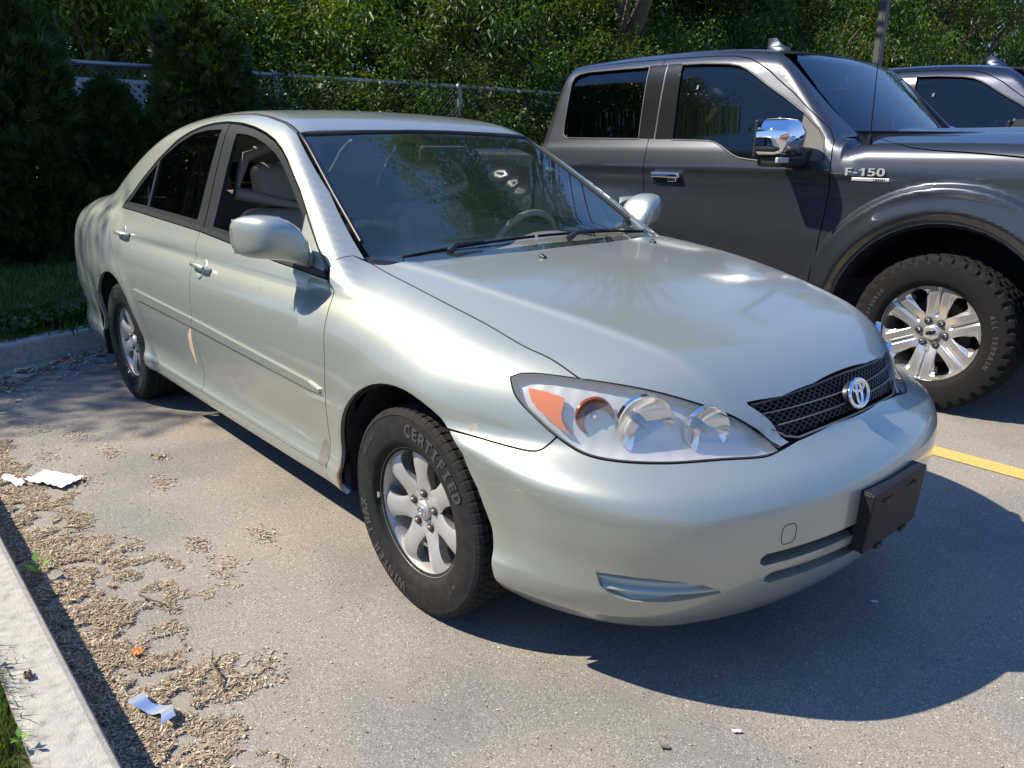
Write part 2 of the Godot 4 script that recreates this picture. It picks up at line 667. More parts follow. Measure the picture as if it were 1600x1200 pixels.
# ------------------------------------------------------------------ the sedan: one smooth body field, cut into its panels
var W_: Lut
var Q_: Lut
var HC: Lut
var ZC: Lut
var FC: Lut
var PC: Lut
var PK: Lut
var BC: Lut
var GS: Lut
var GT: Lut
var RC: Lut
func sedan_curves() -> void:
	W_ = Lut.new([-3.9, .80, -3.6, .862, -3.3, .886, -2.9, .896, -2.4, .899, -1.5, .900, -.5, .898, 0, .894, .3, .882, .5, .862, .7, .825, .9, .77])
	Q_ = Lut.new([.10, .20, .17, .12, .22, .066, .255, .030, .285, .012, .32, .010, .355, .022, .40, .027, .47, .016, .58, .001, .66, 0, .76, .006, .86, .022, .93, .042, 1.0, .070, 1.1, .13])
	HC = Lut.new([-4, 1.045, -3.7, 1.06, -3.3, 1.085, -3.0, 1.09, -2.6, 1.02, -1.0, 1.0, -.6, 1.0, -.35, 1.015, -.1, .998, .12, .972, .4, .926, .55, .893, .7, .850, .80, .808, .86, .775, .95, .70, 1.1, .55])
	ZC = Lut.new([-.5, .68, -.38, .655, .12, .60, .4, .54, .55, .50, .69, .465, .8, .435, .9, .41])
	FC = Lut.new([.08, .80, .15, .845, .20, .885, .26, .935, .33, .968, .42, .983, .50, .985, .555, .975, .60, .945, .635, .905, .66, .880, .70, .868, .75, .855, .80, .84, .9, .80])
	PC = Lut.new([-.2, .018, 0, 0, .2, .018, .36, .060, .5, .125, .62, .21, .7, .29, .8, .43, .9, .62])
	PK = Lut.new([.1, .85, .3, .75, .5, .62, .58, .64, .66, .98, .7, 1, .9, 1])
	BC = Lut.new([.1, -3.72, .25, -3.82, .5, -3.85, .65, -3.84, .9, -3.80, 1.05, -3.74, 1.15, -3.68])
	GS = Lut.new([.8, .885, .95, .836, 1.1, .765, 1.25, .697, 1.40, .625, 1.5, .57])
	GT = Lut.new([-3.6, .14, -3.3, .085, -3.0, .04, -2.6, .012, -2.2, .004, -1.8, 0, -1, 0, -.4, .012, 0, .04])
	RC = Lut.new([-3.3, 1.26, -2.9, 1.362, -2.6, 1.418, -2.4, 1.446, -2.1, 1.476, -1.8, 1.488, -1.5, 1.478, -1.25, 1.448, -1.08, 1.414, -.9, 1.37])

func fs(x: float, y: float, z: float) -> float:
	z = absf(z)
	# lower body
	var w := W_.at(x) - Q_.at(y)
	var ax := x if x > -1.36 else x + 2.72
	var ar := sqrt(ax * ax + (y - 0.33) * (y - 0.33))
	if ar > 0.25 and ar < 0.62:
		var e := (ar - 0.39) / 0.06
		w += 0.007 * exp(-e * e)
	var zc := ZC.at(clampf(x, -.5, .9))
	var dz := z - zc
	var top := y - (HC.at(x) - .022 * (z / zc) * (z / zc) - (0.30 if x > -.6 else 0.18) * 0.5 * (dz + sqrt(dz * dz + .00022)) - (0.0034 * tanh(dz / 0.010) if x > -.6 and x < .95 else 0.0))
	var f := smax(z - w, (x - (FC.at(y) - PC.at(z) * PK.at(y))) * 0.9, .16)
	if x < -3.2:
		f = smax(f, (BC.at(y) + .18 * z * z - x) * .9, .14)
	f = smax(f, top, .13)
	f = smax(f, .17 - y, .04)
	if y < 0.85 or x > 0.1:
		return f
	# glasshouse
	var g := smax((z - (GS.at(y) - GT.at(x))) * .9, y - (RC.at(x) + .018 - .055 * z * z), .10)
	var u := y - .98
	g = smax(g, (x - (-.285 - u * 1.85 + .10 * u * (y - 1.41) - (.27 - .33 * u) * z * z)) * .47, .035)
	g = smax(g, (-2.63 - (1.42 - y) * 2.1 + .10 * z * z - x) * .38, .10)
	g = smax(g, .93 - y, .02)
	return -smax(-f, -g, .05)

func sxy(k: int, l: Array) -> Array:  # x, y pairs -> points on the right flank
	var r := []
	for j in l.size() / 2:
		var h: Vector3 = hit(k, Vector3(l[2 * j], l[2 * j + 1], 0.0), Vector3(0, 0, 1), 0.0, 1.4, 0.0)[0]
		r.append_array([h.x, h.y, h.z])
	return r

func text_mesh(s: String, size: float, depth: float, bold := true) -> TextMesh:
	var t := TextMesh.new()
	t.text = s
	var f := SystemFont.new()
	f.font_names = PackedStringArray(["Droid Sans"])
	f.font_weight = 700 if bold else 400
	t.font = f
	t.font_size = 64
	t.pixel_size = size / 64.0
	t.depth = depth
	t.curve_step = 2.0
	return t

func arc_text(st: SurfaceTool, s: String, r: float, mid: float, size: float, z: float, spread: float, depth := 0.002) -> void:
	# letters round a wheel in the xy plane, tops outwards
	var n := s.length()
	for k in n:
		if s[k] == " ":
			continue
		var a := deg_to_rad(mid) - (k - (n - 1) / 2.0) * spread / r
		var b := Basis(Vector3(sin(a), -cos(a), 0), Vector3(cos(a), sin(a), 0), Vector3(0, 0, 1))
		var tm := text_mesh(s[k], size, depth)
		st.append_from(tm, 0, Transform3D(b, Vector3(cos(a) * r, sin(a) * r, z)))

# tyre of radius R and half width hw, lying round the z axis, outer face +z
func tyre_mesh(R: float, rim: float, hw: float, blocks: int, rough_tread: bool) -> ArrayMesh:
	var mb := MB.new()
	var prof := []  # r, z, kind: 0 wall, 1 shoulder, 2 tread
	var sh := 0.030 if rough_tread else 0.018
	prof.append([rim - 0.012, hw - 0.030, 0])
	prof.append([rim + 0.003, hw - 0.022, 0])
	prof.append([rim + 0.008, hw - 0.014, 0])
	var wall := R - rim
	for k in 7:
		var t := float(k) / 6
		prof.append([rim + 0.012 + t * (wall * 0.72), hw - 0.012 + 0.012 * sin(PI * (0.15 + 0.7 * t)) , 0])
	prof.append([R - sh * 1.15, hw - 0.004, 1])
	prof.append([R - sh * 0.55, hw - 0.010, 1])
	prof.append([R - sh * 0.18, hw - 0.020, 1])
	prof.append([R - 0.003, hw - 0.034, 2])
	var tw := hw - 0.036
	for k in 13:
		prof.append([R, lerpf(tw, -tw, k / 12.0), 2])
	for k in range(prof.size() - 14, -1, -1):
		prof.append([prof[k][0], -prof[k][1], prof[k][2]])
	var sub := 6
	var seg := blocks * sub
	var n := prof.size()
	var pos := []
	for s in seg:
		var a := TAU * s / seg
		var row := PackedVector3Array()
		for k in n:
			var r: float = prof[k][0]
			var z: float = prof[k][1]
			if prof[k][2] > 0:
				var shift := 0
				if rough_tread and prof[k][2] == 2:
					shift = 3 if (k % 4 < 2) else 0
				var ph := posmod(s + shift, sub)
				var groove := 0.0
				if ph >= sub - (2 if rough_tread else 1):
					groove = 0.006 if not rough_tread else 0.012
				if prof[k][2] == 1 and not rough_tread:
					groove *= 0.35
				if prof[k][2] == 2 and absf(z) < tw * 0.95:
					var q := absf(z) / tw
					if (q > 0.28 and q < 0.40) or (q > 0.72 and q < 0.84):
						groove = 0.008 if not rough_tread else 0.012
				r -= groove
				if prof[k][2] == 1 and rough_tread and ph >= sub - 2:
					z -= signf(z) * 0.006
			row.append(Vector3(cos(a) * r, sin(a) * r, z))
		pos.append(row)
	var ids := []
	for s in seg:
		var row := []
		for k in n:
			var du: Vector3 = pos[(s + 1) % seg][k] - pos[(s + seg - 1) % seg][k]
			var dv: Vector3 = pos[s][mini(k + 1, n - 1)] - pos[s][maxi(k - 1, 0)]
			row.append(mb.vert(pos[s][k], dv.cross(du).normalized() * -1.0))
		ids.append(row)
	for s in seg:
		var s2 := (s + 1) % seg
		for k in n - 1:
			if prof[k][2] == 0 or prof[k + 1][2] == 0:
				mb.quad(ids[s][k], ids[s2][k], ids[s2][k + 1], ids[s][k + 1])
			else:
				var q := [pos[s][k], pos[s2][k], pos[s2][k + 1], pos[s][k + 1]]
				if (q[1] - q[0]).cross(q[2] - q[0]).dot(q[0] * Vector3(1, 1, 0.3)) < 0:
					q.reverse()
				mb.face(q)
	return mb.done()

func polar(l: Array, turn := 0.0) -> PackedVector2Array:  # r, degrees pairs
	var r := PackedVector2Array()
	for k in l.size() / 2:
		var a := deg_to_rad(l[2 * k + 1] + turn)
		r.append(Vector2(cos(a), sin(a)) * l[2 * k])
	return r

func height_surf(h: Callable) -> Callable:
	return func(u: float, v: float) -> Array:
		var e := 0.002
		var z: float = h.call(u, v)
		return [Vector3(u, v, z), Vector3(-(h.call(u + e, v) - z) / e, -(h.call(u, v + e) - z) / e, 1.0).normalized()]

var sedan_wheel_meshes := {}
func sedan_wheel(parent: Node, at: Vector3, outward: float, roll: float) -> void:
	var w := Node3D.new()
	w.name = "wheel"
	w.transform = Transform3D(Basis(Vector3.UP, 0.0 if outward > 0 else PI) * Basis(Vector3.BACK, roll), at)
	parent.add_child(w, true)
	if sedan_wheel_meshes.is_empty():
		var D := sedan_wheel_meshes
		D.tyre = tyre_mesh(0.320, 0.200, 0.103, 66, false)
		var st := SurfaceTool.new()
		st.begin(Mesh.PRIMITIVE_TRIANGLES)
		arc_text(st, "CERTIFIED", 0.262, 60, 0.052, 0.1035, 0.0335)
		arc_text(st, "WINTER TRAX", 0.262, 224, 0.046, 0.1035, 0.0300)
		arc_text(st, "205/65R15", 0.268, 142, 0.019, 0.1035, 0.0140)
		arc_text(st, "M+S", 0.252, -38, 0.016, 0.1035, 0.0150)
		D.letters = st.commit()
		# barrel and lip
		var mb := MB.new()
		lathe(mb, [[0.180, -0.07], [0.184, 0.02], [0.190, 0.066], [0.197, 0.078], [0.206, 0.079], [0.2085, 0.074], [0.2085, 0.060]], 72)
		D.rim = mb.done()
		# one spoke of seven
		var h := func(u: float, v: float) -> float:
			var r := sqrt(u * u + v * v)
			var a := atan2(v, u)
			var t := clampf((r - 0.06) / 0.13, 0.0, 1.0)
			var z := 0.050 + 0.020 * sin(t * PI * 0.62) - 0.002 * t
			var off := a * r
			z -= 9.0 * off * off * smoothstep(0.06, 0.11, r) * (1.0 - 0.45 * t)
			if r < 0.062:
				z -= 0.0
			return z
		var sp := PackedVector2Array()
		var half := 180.0 / 7.0
		# outline of one seventh: hub sector, then spoke that waists and widens to the rim
		var edge := [[0.036, half], [0.060, half], [0.078, half * 0.985], [0.088, half * 0.94], [0.098, half * 0.76], [0.112, half * 0.61], [0.130, half * 0.53], [0.150, half * 0.50], [0.166, half * 0.515], [0.178, half * 0.58], [0.187, half * 0.72]]
		for e in edge:
			sp.append(Vector2(cos(deg_to_rad(e[1])), sin(deg_to_rad(e[1]))) * e[0])
		for k in 5:
			var a2 := deg_to_rad(lerpf(half * 0.85, -half * 0.85, k / 4.0))
			sp.append(Vector2(cos(a2), sin(a2)) * 0.1965)
		for k in range(edge.size() - 1, -1, -1):
			sp.append(Vector2(cos(deg_to_rad(-edge[k][1])), sin(deg_to_rad(-edge[k][1]))) * edge[k][0])
		D.spoke = patch(sp, 0.009, 0.009, height_surf(h), 0.040)
		mb = MB.new()
		lathe(mb, [[0.0, 0.062], [0.018, 0.0615], [0.026, 0.060], [0.029, 0.057], [0.031, 0.052], [0.031, 0.03]], 32)
		D.cap = mb.done()
		mb = MB.new()
		lathe(mb, [[0.036, 0.0505], [0.0335, 0.052], [0.031, 0.0495]], 32)
		D.ring = mb.done()
		# oval emblem on the cap
		D.logo = emblem_mesh(0.0185, 0.0128, 0.0016, 0.063)
		mb = MB.new()
		lathe(mb, [[0.0, 0.064], [0.006, 0.0625], [0.0085, 0.058], [0.0095, 0.040]], 6)
		D.nut = mb.done()
		mb = MB.new()
		lathe(mb, [[0.0, 0.0545], [0.0125, 0.0535], [0.0145, 0.0500]], 20)
		D.pocket = mb.done()
		mb = MB.new()
		lathe(mb, [[0.03, 0.0], [0.13, 0.0], [0.132, -0.01], [0.05, -0.012]], 40)
		D.disc = mb.done()
		mb = MB.new()
		rbox(mb, Vector3(-0.03, 0.105, -0.005), Vector3(0.16, 0.07, 0.06), 0.015)
		D.caliper = mb.done()
		mb = MB.new()
		rbox(mb, Vector3(0, 0, 0), Vector3(0.020, 0.010, 0.014), 0.002)
		D.weight = mb.done()
		mb = MB.new()
		tube(mb, [Vector3(0.172, 0, 0.05), Vector3(0.155, 0, 0.078)], 0.0045, 8)
		D.valve = mb.done()
		mb = MB.new()
		lathe(mb, [[0.0, -0.075], [0.185, -0.075]], 36)
		D.back = mb.done()
	var T := sedan_wheel_meshes
	var ty := part(w, "tyre", T.tyre, M["tyre"])
	part(ty, "lettering", T.letters, M["tyre lettering"], "raised grey lettering round the tyre sidewall")
	var rim := part(w, "rim", T.rim, M["alloy"])
	part(rim, "back_plate", T.back, M["liner"])
	for k in 7:
		var s := part(rim, "spoke", T.spoke, M["alloy"])
		s.rotation.z = TAU * k / 7 + PI / 2
	var cap := part(w, "hub_cap", T.cap, M["alloy"])
	part(cap, "emblem", T.logo, M["chrome"])
	for k in 5:
		var a := TAU * k / 5 + 0.3
		var nut := part(w, "lug_nut", T.nut, M["steel"])
		nut.position = Vector3(cos(a), sin(a), 0) * 0.0545
		var pk := part(w, "lug_pocket", T.pocket, M["brake"])
		pk.position = Vector3(cos(a), sin(a), 0) * 0.0545
		pk.position.z = 0.003
	part(w, "brake_disc", T.disc, M["steel"])
	part(w, "brake_caliper", T.caliper, M["brake"])
	var wt := part(rim, "balance_weight", T.weight, M["bright alloy"])
	wt.position = Vector3(cos(3.2), sin(3.2), 0) * 0.206 + Vector3(0, 0, 0.080)
	wt.rotation.z = 3.2 + PI / 2

# three crossed ovals
func oval_ring(mb: MB, a: float, b: float, at: Vector3, thick: float, n := 40, squash := 1.0) -> void:
	var rings := []
	for k in n:
		var t := TAU * k / n
		var c := Vector3(cos(t) * a, sin(t) * b, 0) + at
		var o := Vector3(cos(t) * b, sin(t) * a, 0).normalized()
		var ring := []
		for s in 6:
			var q := TAU * s / 6
			ring.append(mb.vert(c + o * cos(q) * thick + Vector3(0, 0, sin(q) * thick * squash), o * cos(q) + Vector3(0, 0, sin(q))))
		rings.append(ring)
	for k in n:
		for s in 6:
			mb.quad(rings[k][s], rings[(k + 1) % n][s], rings[(k + 1) % n][(s + 1) % 6], rings[k][(s + 1) % 6])

func emblem_mesh(a: float, b: float, thick: float, z: float) -> ArrayMesh:
	var mb := MB.new()
	oval_ring(mb, a, b, Vector3(0, 0, z), thick * 1.25)
	oval_ring(mb, a * 0.62, b * 0.36, Vector3(0, b * 0.52, z), thick)
	oval_ring(mb, a * 0.27, b * 0.84, Vector3(0, 0, z), thick)
	return mb.done()

# the headlight, door and other lines of the right half, as points on the body
var HLB := [.338, .801, .786, .373, .76, .797, .425, .722, .788, .487, .679, .765, .554, .65, .742, .625, .641, .701, .708, .639, .618, .783, .64, .5, .832, .6365, .405, .843, .642, .353]
var HLT := [.817, .665, .362, .768, .72, .429, .698, .762, .509, .607, .792, .59, .489, .809, .681, .399, .814, .738, .356, .812, .769]
var BSEAM := [.21, .649, .882, .289, .648, .864, .372, .644, .84, .447, .642, .812, .469, .65, .792]

# a smooth curve through the points, laid onto the body along rays from inside the nose
func snapped_line(l: Array, per: int) -> Array:
	var p := []
	for j in l.size() / 3:
		p.append(Vector3(l[3 * j], l[3 * j + 1], l[3 * j + 2]))
	var r := []
	var n := p.size()
	for j in n - 1:
		for k in per:
			var q: Vector3 = p[j].cubic_interpolate(p[j + 1], p[maxi(j - 1, 0)], p[mini(j + 2, n - 1)], float(k) / per)
			r.append(q)
	r.append(p[n - 1])
	var o := []
	for q in r:
		var c := Vector3(minf(q.x - 0.1, 0.25), 0.35, 0.0)
		var h: Vector3 = hit(0, c, (q - c).normalized(), 0.05, 1.6, 0.0)[0]
		o.append_array([h.x, h.y, h.z])
	return o

func sedan() -> Node3D:
	sedan_curves()
	HLB = snapped_line(HLB, 4)
	HLT = snapped_line(HLT, 4)
	BSEAM = snapped_line(BSEAM, 4)
	var car := thing("sedan", "pale silver-green four-door sedan parked in front with its front side window open", "car")
	var P: StandardMaterial3D = M["silver paint"]
	var G := 0.0022
	# ---- shared lines
	var doorf := sxy(0, [-.473, .318, -.461, .422, -.428, .575, -.418, .709, -.432, .84, -.462, .915, -.494, .968])
	var archp := [.21, .649]
	for j in 22:
		var a := deg_to_rad(lerpf(62, 186, j / 21.0))
		archp.append_array([0.385 * cos(a), 0.33 + 0.385 * sin(a)])
	var archf := sxy(0, archp + [-.372, .275, -.350, .255])
	var hoodseam := snapped_line([-.423, .991, .707, -.29, .97, .712, -.155, .948, .715, .0, .922, .717, .161, .896, .717, .3, .864, .713, .391, .843, .697, .478, .811, .687], 4)
	var belt_f := sxy(0, [-.494, .945, -.82, .960, -1.269, .985, -1.598, 1.003])
	var belt_r := sxy(0, [-1.598, 1.003, -2.138, 1.018, -2.775, 1.030])
	var bgap := sxy(0, [-1.575, .318, -1.563, .424, -1.548, .582, -1.560, .69, -1.574, .848, -1.598, 1.003])
	var rdgap := sxy(0, [-2.775, 1.030, -2.812, .985, -2.80, .935, -2.742, .872, -2.59, .768, -2.493, .679, -2.43, .603, -2.36, .51, -2.285, .42, -2.22, .36, -2.14, .328, -2.08, .318])
	# ---- fender
	var fen := doorf + [-.499, .978, .813, -.5, 1.002, .789, -.485, 1.014, .735] + hoodseam 
	fen += HLT.slice(16 * 3) + HLB.slice(0, 13 * 3) + flip(BSEAM) + archf + sxy(0, [-.36, .258, -.473, .262])
	var o := grow(outline(0, uv_side, fen), -G)
	var fender := patch(o, 0.02, 0.02, on_side(0), 0.014)
	var fback := patch(grow(o, 0.0035), 0.06, 0.06, on_side(0, -0.022), 0.0, [grow(outline(0, uv_side, HLB + HLT), 0.04)])
	# ---- doors
	var df := doorf.slice(0, doorf.size() - 3) + belt_f.slice(0, 3) + belt_f.slice(3) + flip(bgap)
	o = grow(outline(0, uv_side, df), -G)
	var door_f := patch(o, 0.022, 0.02, on_side(0), 0.014)
	var dfb := patch(grow(o, 0.012), 0.07, 0.06, on_side(0, -0.022))
	var dr := bgap + belt_r.slice(3) + rdgap.slice(3)
	o = grow(outline(0, uv_side, dr), -G)
	var door_r := patch(o, 0.022, 0.02, on_side(0), 0.014)
	var drb := patch(grow(o, 0.012), 0.07, 0.06, on_side(0, -0.022))
	# ---- sill
	var sill := sxy(0, [-.473, .318, -.473, .258, -2.35, .258, -2.345, .30, -2.14, .3265, -2.08, .318])
	var sillm := patch(grow(outline(0, uv_side, sill), -0.0012), 0.03, 0.012, on_side(0, -0.001), 0.03)
	# ---- side frame with the pillars and the rear quarter
	var archr := []
	for j in 19:
		var a := deg_to_rad(lerpf(192, -8, j / 18.0))
		archr.append_array([-2.72 + 0.378 * cos(a), 0.33 + 0.378 * sin(a)])
	archr = sxy(0, archr)
	var fr := [-.499, .978, .813, -.5, 1.002, .789, -.485, 1.014, .735, -.452, 1.002, .714, -.766, 1.193, .650, -1.106, 1.394, .588, -1.239, 1.433, .570, -1.443, 1.464, .550, -1.573, 1.475, .543, -2.0, 1.475, .545, -2.4, 1.43, .535, -2.62, 1.39, .52, -2.8, 1.32, .545, -3.05, 1.20, .605, -3.25, 1.10, .65, -3.4, 1.07, .665, -3.72, 1.03, .66]
	fr += [-3.71, .9, .74, -3.66, .64, .80]
	fr += sxy(0, [-3.5, .585, -3.2, .575, -3.02, .57])
	fr += archr.slice(9)
	fr += sxy(0, [-2.345, .30, -2.14, .3265]) + flip(rdgap).slice(3)
	fr += [-2.766, 1.054, .767]
	fr += sxy(0, [-2.60, 1.172, -2.43, 1.282, -2.26, 1.367, -2.14, 1.406, -2.01, 1.432, -1.88, 1.444, -1.748, 1.447, -1.58, 1.438, -1.434, 1.421, -1.30, 1.397, -1.194, 1.371, -1.10, 1.337, -1.017, 1.297, -.85, 1.199, -.752, 1.132, -.60, 1.03])
	o = grow(outline(0, uv_side, fr), -0.001)
	var frame := patch(o, 0.022, 0.02, on_side(0), 0.016)
	# ---- black window frames and glass
	var rf := sxy(0, [-2.755, 1.052, -2.60, 1.168, -2.43, 1.277, -2.26, 1.362, -2.14, 1.401, -2.01, 1.427, -1.88, 1.439, -1.748, 1.442, -1.705, 1.441, -1.585, 1.02, -2.138, 1.036])
	var rg := sxy(0, [-1.680, 1.046, -1.755, 1.418, -1.92, 1.417, -2.071, 1.402, -2.22, 1.36, -2.34, 1.312, -2.405, 1.28, -2.345, 1.062])
	var qg := sxy(0, [-2.37, 1.063, -2.428, 1.262, -2.58, 1.163, -2.70, 1.065])
	var org := outline(0, uv_side, rg)
	var oqg := outline(0, uv_side, qg)
	var rframe := patch(grow(outline(0, uv_side, rf), -0.001), 0.02, 0.02, on_side(0, -0.004), 0.015, [org, oqg])
	var ff := sxy(0, [-1.698, 1.440, -1.58, 1.433, -1.434, 1.416, -1.30, 1.392, -1.194, 1.366, -1.10, 1.332, -1.017, 1.292, -.85, 1.194, -.752, 1.127, -.60, 1.025, -.52, .972, -.82, .985, -1.269, 1.006, -1.578, 1.02])
	var fw := sxy(0, [-1.579, 1.400, -1.47, 1.395, -1.368, 1.381, -1.25, 1.355, -1.16, 1.328, -1.08, 1.296, -1.004, 1.255, -.88, 1.182, -.772, 1.115, -.73, 1.00, -1.0, 1.012, -1.494, 1.033])
	var ofw := outline(0, uv_side, fw)
	var fframe := patch(grow(outline(0, uv_side, ff), -0.001), 0.02, 0.02, on_side(0, -0.004), 0.015, [ofw])
	var rglass := patch(grow(org, 0.008), 0.05, 0.05, on_side(0, -0.013))
	var qglass := patch(grow(oqg, 0.008), 0.05, 0.05, on_side(0, -0.013))
	var fglass := patch(grow(ofw, 0.008), 0.05, 0.05, on_side(0, -0.013))
	# belt strips
	var bs_f := sxy(0, [-.50, .947, -.82, .961, -1.269, .986, -1.597, 1.004, -1.580, 1.022, -1.269, 1.008, -.82, .986, -.52, .972])
	var bs_r := sxy(0, [-1.601, 1.004, -2.138, 1.019, -2.772, 1.031, -2.762, 1.052, -2.138, 1.037, -1.585, 1.022])
	var bsf := patch(outline(0, uv_side, bs_f), 0.03, 0.01, on_side(0, 0.002), 0.012)
	var bsr := patch(outline(0, uv_side, bs_r), 0.03, 0.01, on_side(0, 0.002), 0.012)
	# mouldings
	var mo_f := sxy(0, [-.452, .588, -.458, .600, -.53, .612, -1.552, .650, -1.552, .614, -.53, .586])
	var mo_r := sxy(0, [-1.558, .650, -2.336, .668, -2.322, .648, -2.285, .625, -1.558, .614])
	# headlight
	var hl := HLB + HLT
	var ohl := outline(0, uv_nose, hl)
	# ---- put the two flanks together
	for side in [1, -1]:
		var mm := func(m: ArrayMesh) -> ArrayMesh:
			return m if side == 1 else mirrored(m)
		var q := part(car, "fender", mm.call(fender), P)
		part(q, "gap_shade", mm.call(fback), M["gap"])  # black sheet under the skin, added so the gaps look dark
		var d1 := part(car, "front_door", mm.call(door_f), P)
		part(d1, "gap_shade", mm.call(dfb), M["gap"])
		part(d1, "window_frame", mm.call(fframe), M["satin frame"])
		part(d1, "belt_strip", mm.call(bsf), M["black trim"])
		part(d1, "side_moulding", mm.call(patch(outline(0, uv_side, mo_f), 0.03, 0.009, moulding(0, 0.6), 0.010)), P)
		if side == -1:
			part(d1, "window_glass", mm.call(fglass), M["hazed glass"])
		sedan_handle(d1, Vector3(-1.475, .866, side), side)
		var d2 := part(car, "rear_door", mm.call(door_r), P)
		part(d2, "gap_shade", mm.call(drb), M["gap"])
		part(d2, "window_frame", mm.call(rframe), M["satin frame"])
		part(d2, "belt_strip", mm.call(bsr), M["black trim"])
		part(d2, "side_moulding", mm.call(patch(outline(0, uv_side, mo_r), 0.03, 0.009, moulding(0, 0.6), 0.010)), P)
		part(d2, "window_glass", mm.call(rglass), M["tinted glass"], "dark tinted rear door window")
		part(d2, "quarter_glass", mm.call(qglass), M["tinted glass"])
		sedan_handle(d2, Vector3(-2.555, .914, side), side)
		part(car, "side_frame", mm.call(frame), P)
		part(car, "sill", mm.call(sillm), P)
		sedan_headlight(car, ohl, side, mm)
		sedan_mirror(car, side)
		# wheel houses
		for wx in [0.0, -2.72]:
			var mb := MB.new()
			var rows := []
			for zz in [0.845, 0.80, 0.50]:
				var row := []
				for j in 25:
					var ad := lerpf(-10, 192, j / 24.0)
					var a := deg_to_rad(ad)
					var rr := 0.388 if wx < -1.0 else lerpf(0.352, 0.392, smoothstep(10.0, 60.0, ad))
					row.append(mb.vert(Vector3(wx + rr * cos(a), 0.33 + rr * sin(a), zz * side), Vector3(-cos(a), -sin(a), 0)))
				rows.append(row)
			for r in 2:
				for j in 24:
					mb.quad(rows[r][j], rows[r + 1][j], rows[r + 1][j + 1], rows[r][j + 1])
			var ctr := mb.vert(Vector3(wx, 0.33, 0.50 * side), Vector3(0, 0, side))
			for j in 24:
				mb.tri(ctr, rows[2][j], rows[2][j + 1])
			part(car, "wheel_housing", mb.done(), M["liner"])
	# wear on the right flank: rust at the arch, a blister, a scrape and a bare corner
	var q0 := car.get_node("fender")
	var d0 := car.get_node("front_door")
	var r0 := car.get_node("rear_door")
	part(q0, "rust_patch", ragged(0, [-.381, .375, -.388, .36, -.392, .33, -.388, .30, -.380, .272, -.362, .258, -.366, .28, -.378, .32], 0.004, 3), M["rust"], "rust at the lower rear edge of the wheel arch")
	part(q0, "blister", ragged(0, [.262, .667, .270, .677, .285, .680, .298, .672, .294, .661, .275, .658], 0.006, 5), M["paint blister"], "blistered paint spot above the bumper seam")
	part(d0, "bare_corner", ragged(0, [-.480, .325, -.478, .405, -.492, .414, -.515, .395, -.535, .35, -.528, .326], 0.004, 7), M["primer"], "brownish bare patch at the lower front corner of the door")
	part(r0, "scrape", ragged(0, [-1.583, .600, -1.600, .602, -1.640, .56, -1.655, .50, -1.640, .44, -1.622, .425, -1.612, .47, -1.600, .54], 0.004, 9), M["scrape"], "long tan scrape below the side moulding")
	var rr := RandomNumberGenerator.new()
	rr.seed = 8
	for j in 9:
		var cx := rr.randf_range(-2.3, -.55)
		var cy := rr.randf_range(.42, .86)
		var ll := rr.randf_range(.006, .05)
		part(d0 if cx > -1.54 else r0, "scratch", ragged(0, [cx, cy, cx + .003, cy + .0015, cx + .004 + ll * .12, cy + ll, cx + ll * .12, cy + ll], 0.0006, 20 + j), M["paint blister"])
	# mud flaps behind the rear wheels
	for side in [1, -1]:
		var mb := MB.new()
		rbox(mb, Vector3(-3.085, 0.335, 0.80 * side), Vector3(0.018, 0.30, 0.17), 0.008, Basis(Vector3.BACK, 0.10))
		part(car, "mud_flap", mb.done(), M["rubber"])
	# ---- hood
	var hood := [-.215, 0, .18, -.245, 0, .36, -.31, 0, .58, -.385, 0, .68] + hoodseam + flip(HLT.slice(0, 17 * 3)) + [.842, .652, .338, .846, .656, .303, .803, .697, .345, .767, .75, .388, .785, .75, .33, .798, .751, .281, .811, .76, .15]
	var full := hood + twin(hood)
	o = grow(outline(0, uv_top, full), -G)
	var hd := part(car, "hood", patch(o, 0.012, 0.006, on_top(0), 0.012), P)
	part(hd, "gap_shade", patch(grow(o, 0.0035), 0.06, 0.06, on_top(0, -0.024), 0.0, [grow(outline(0, uv_top, HLB + HLT), 0.055), grow(outline(0, uv_top, twin(HLB + HLT)), 0.055)]), M["gap"])
	for nz in [[-.12, .24], [-.162, -.385]]:
		var h: Array = on_top(0).call(nz[0], nz[1])
		var mb := MB.new()
		rbox(mb, Vector3(0, 0.004, 0), Vector3(0.028, 0.012, 0.016), 0.005, Basis(Vector3.BACK, -0.35))
		var nn := part(hd, "washer_nozzle", mb.done(), M["black trim"])
		nn.position = h[0]
	# ---- front bumper
	var bt := [.864, .668, .133, .85, .653, .283, .843, .642, .353] + flip(HLB.slice(12 * 3)).slice(3) + flip(BSEAM)
	var bu := bt + sxy(0, [.273, .60, .318, .518, .348, .413, .366, .312, .378, .235]) + [.43, .20, .79, .518, .195, .757, .674, .188, .636, .78, .188, .515, .85, .187, .3, .875, .187, .12]
	full = bu + twin(bu)
	o = grow(outline(0, uv_nose, full), -G)
	var slots := []
	for s in [[.434, .400, .480], [.374, .338, .450]]:
		var l := []
		for j in 17:
			var zz := lerpf(-s[2], s[2], j / 16.0)
			l.append_array([0.983 - 0.33 * zz * zz, s[0], zz])
		l.append_array([0.90, lerpf(s[0], s[1], .3), s[2] + .011, 0.90, lerpf(s[0], s[1], .7), s[2] + .011])
		for j in 17:
			var zz := lerpf(s[2], -s[2], j / 16.0)
			l.append_array([0.983 - 0.33 * zz * zz, s[1], zz])
		l.append_array([0.90, lerpf(s[0], s[1], .7), -s[2] - .011, 0.90, lerpf(s[0], s[1], .3), -s[2] - .011])
		slots.append(outline(0, uv_nose, l))
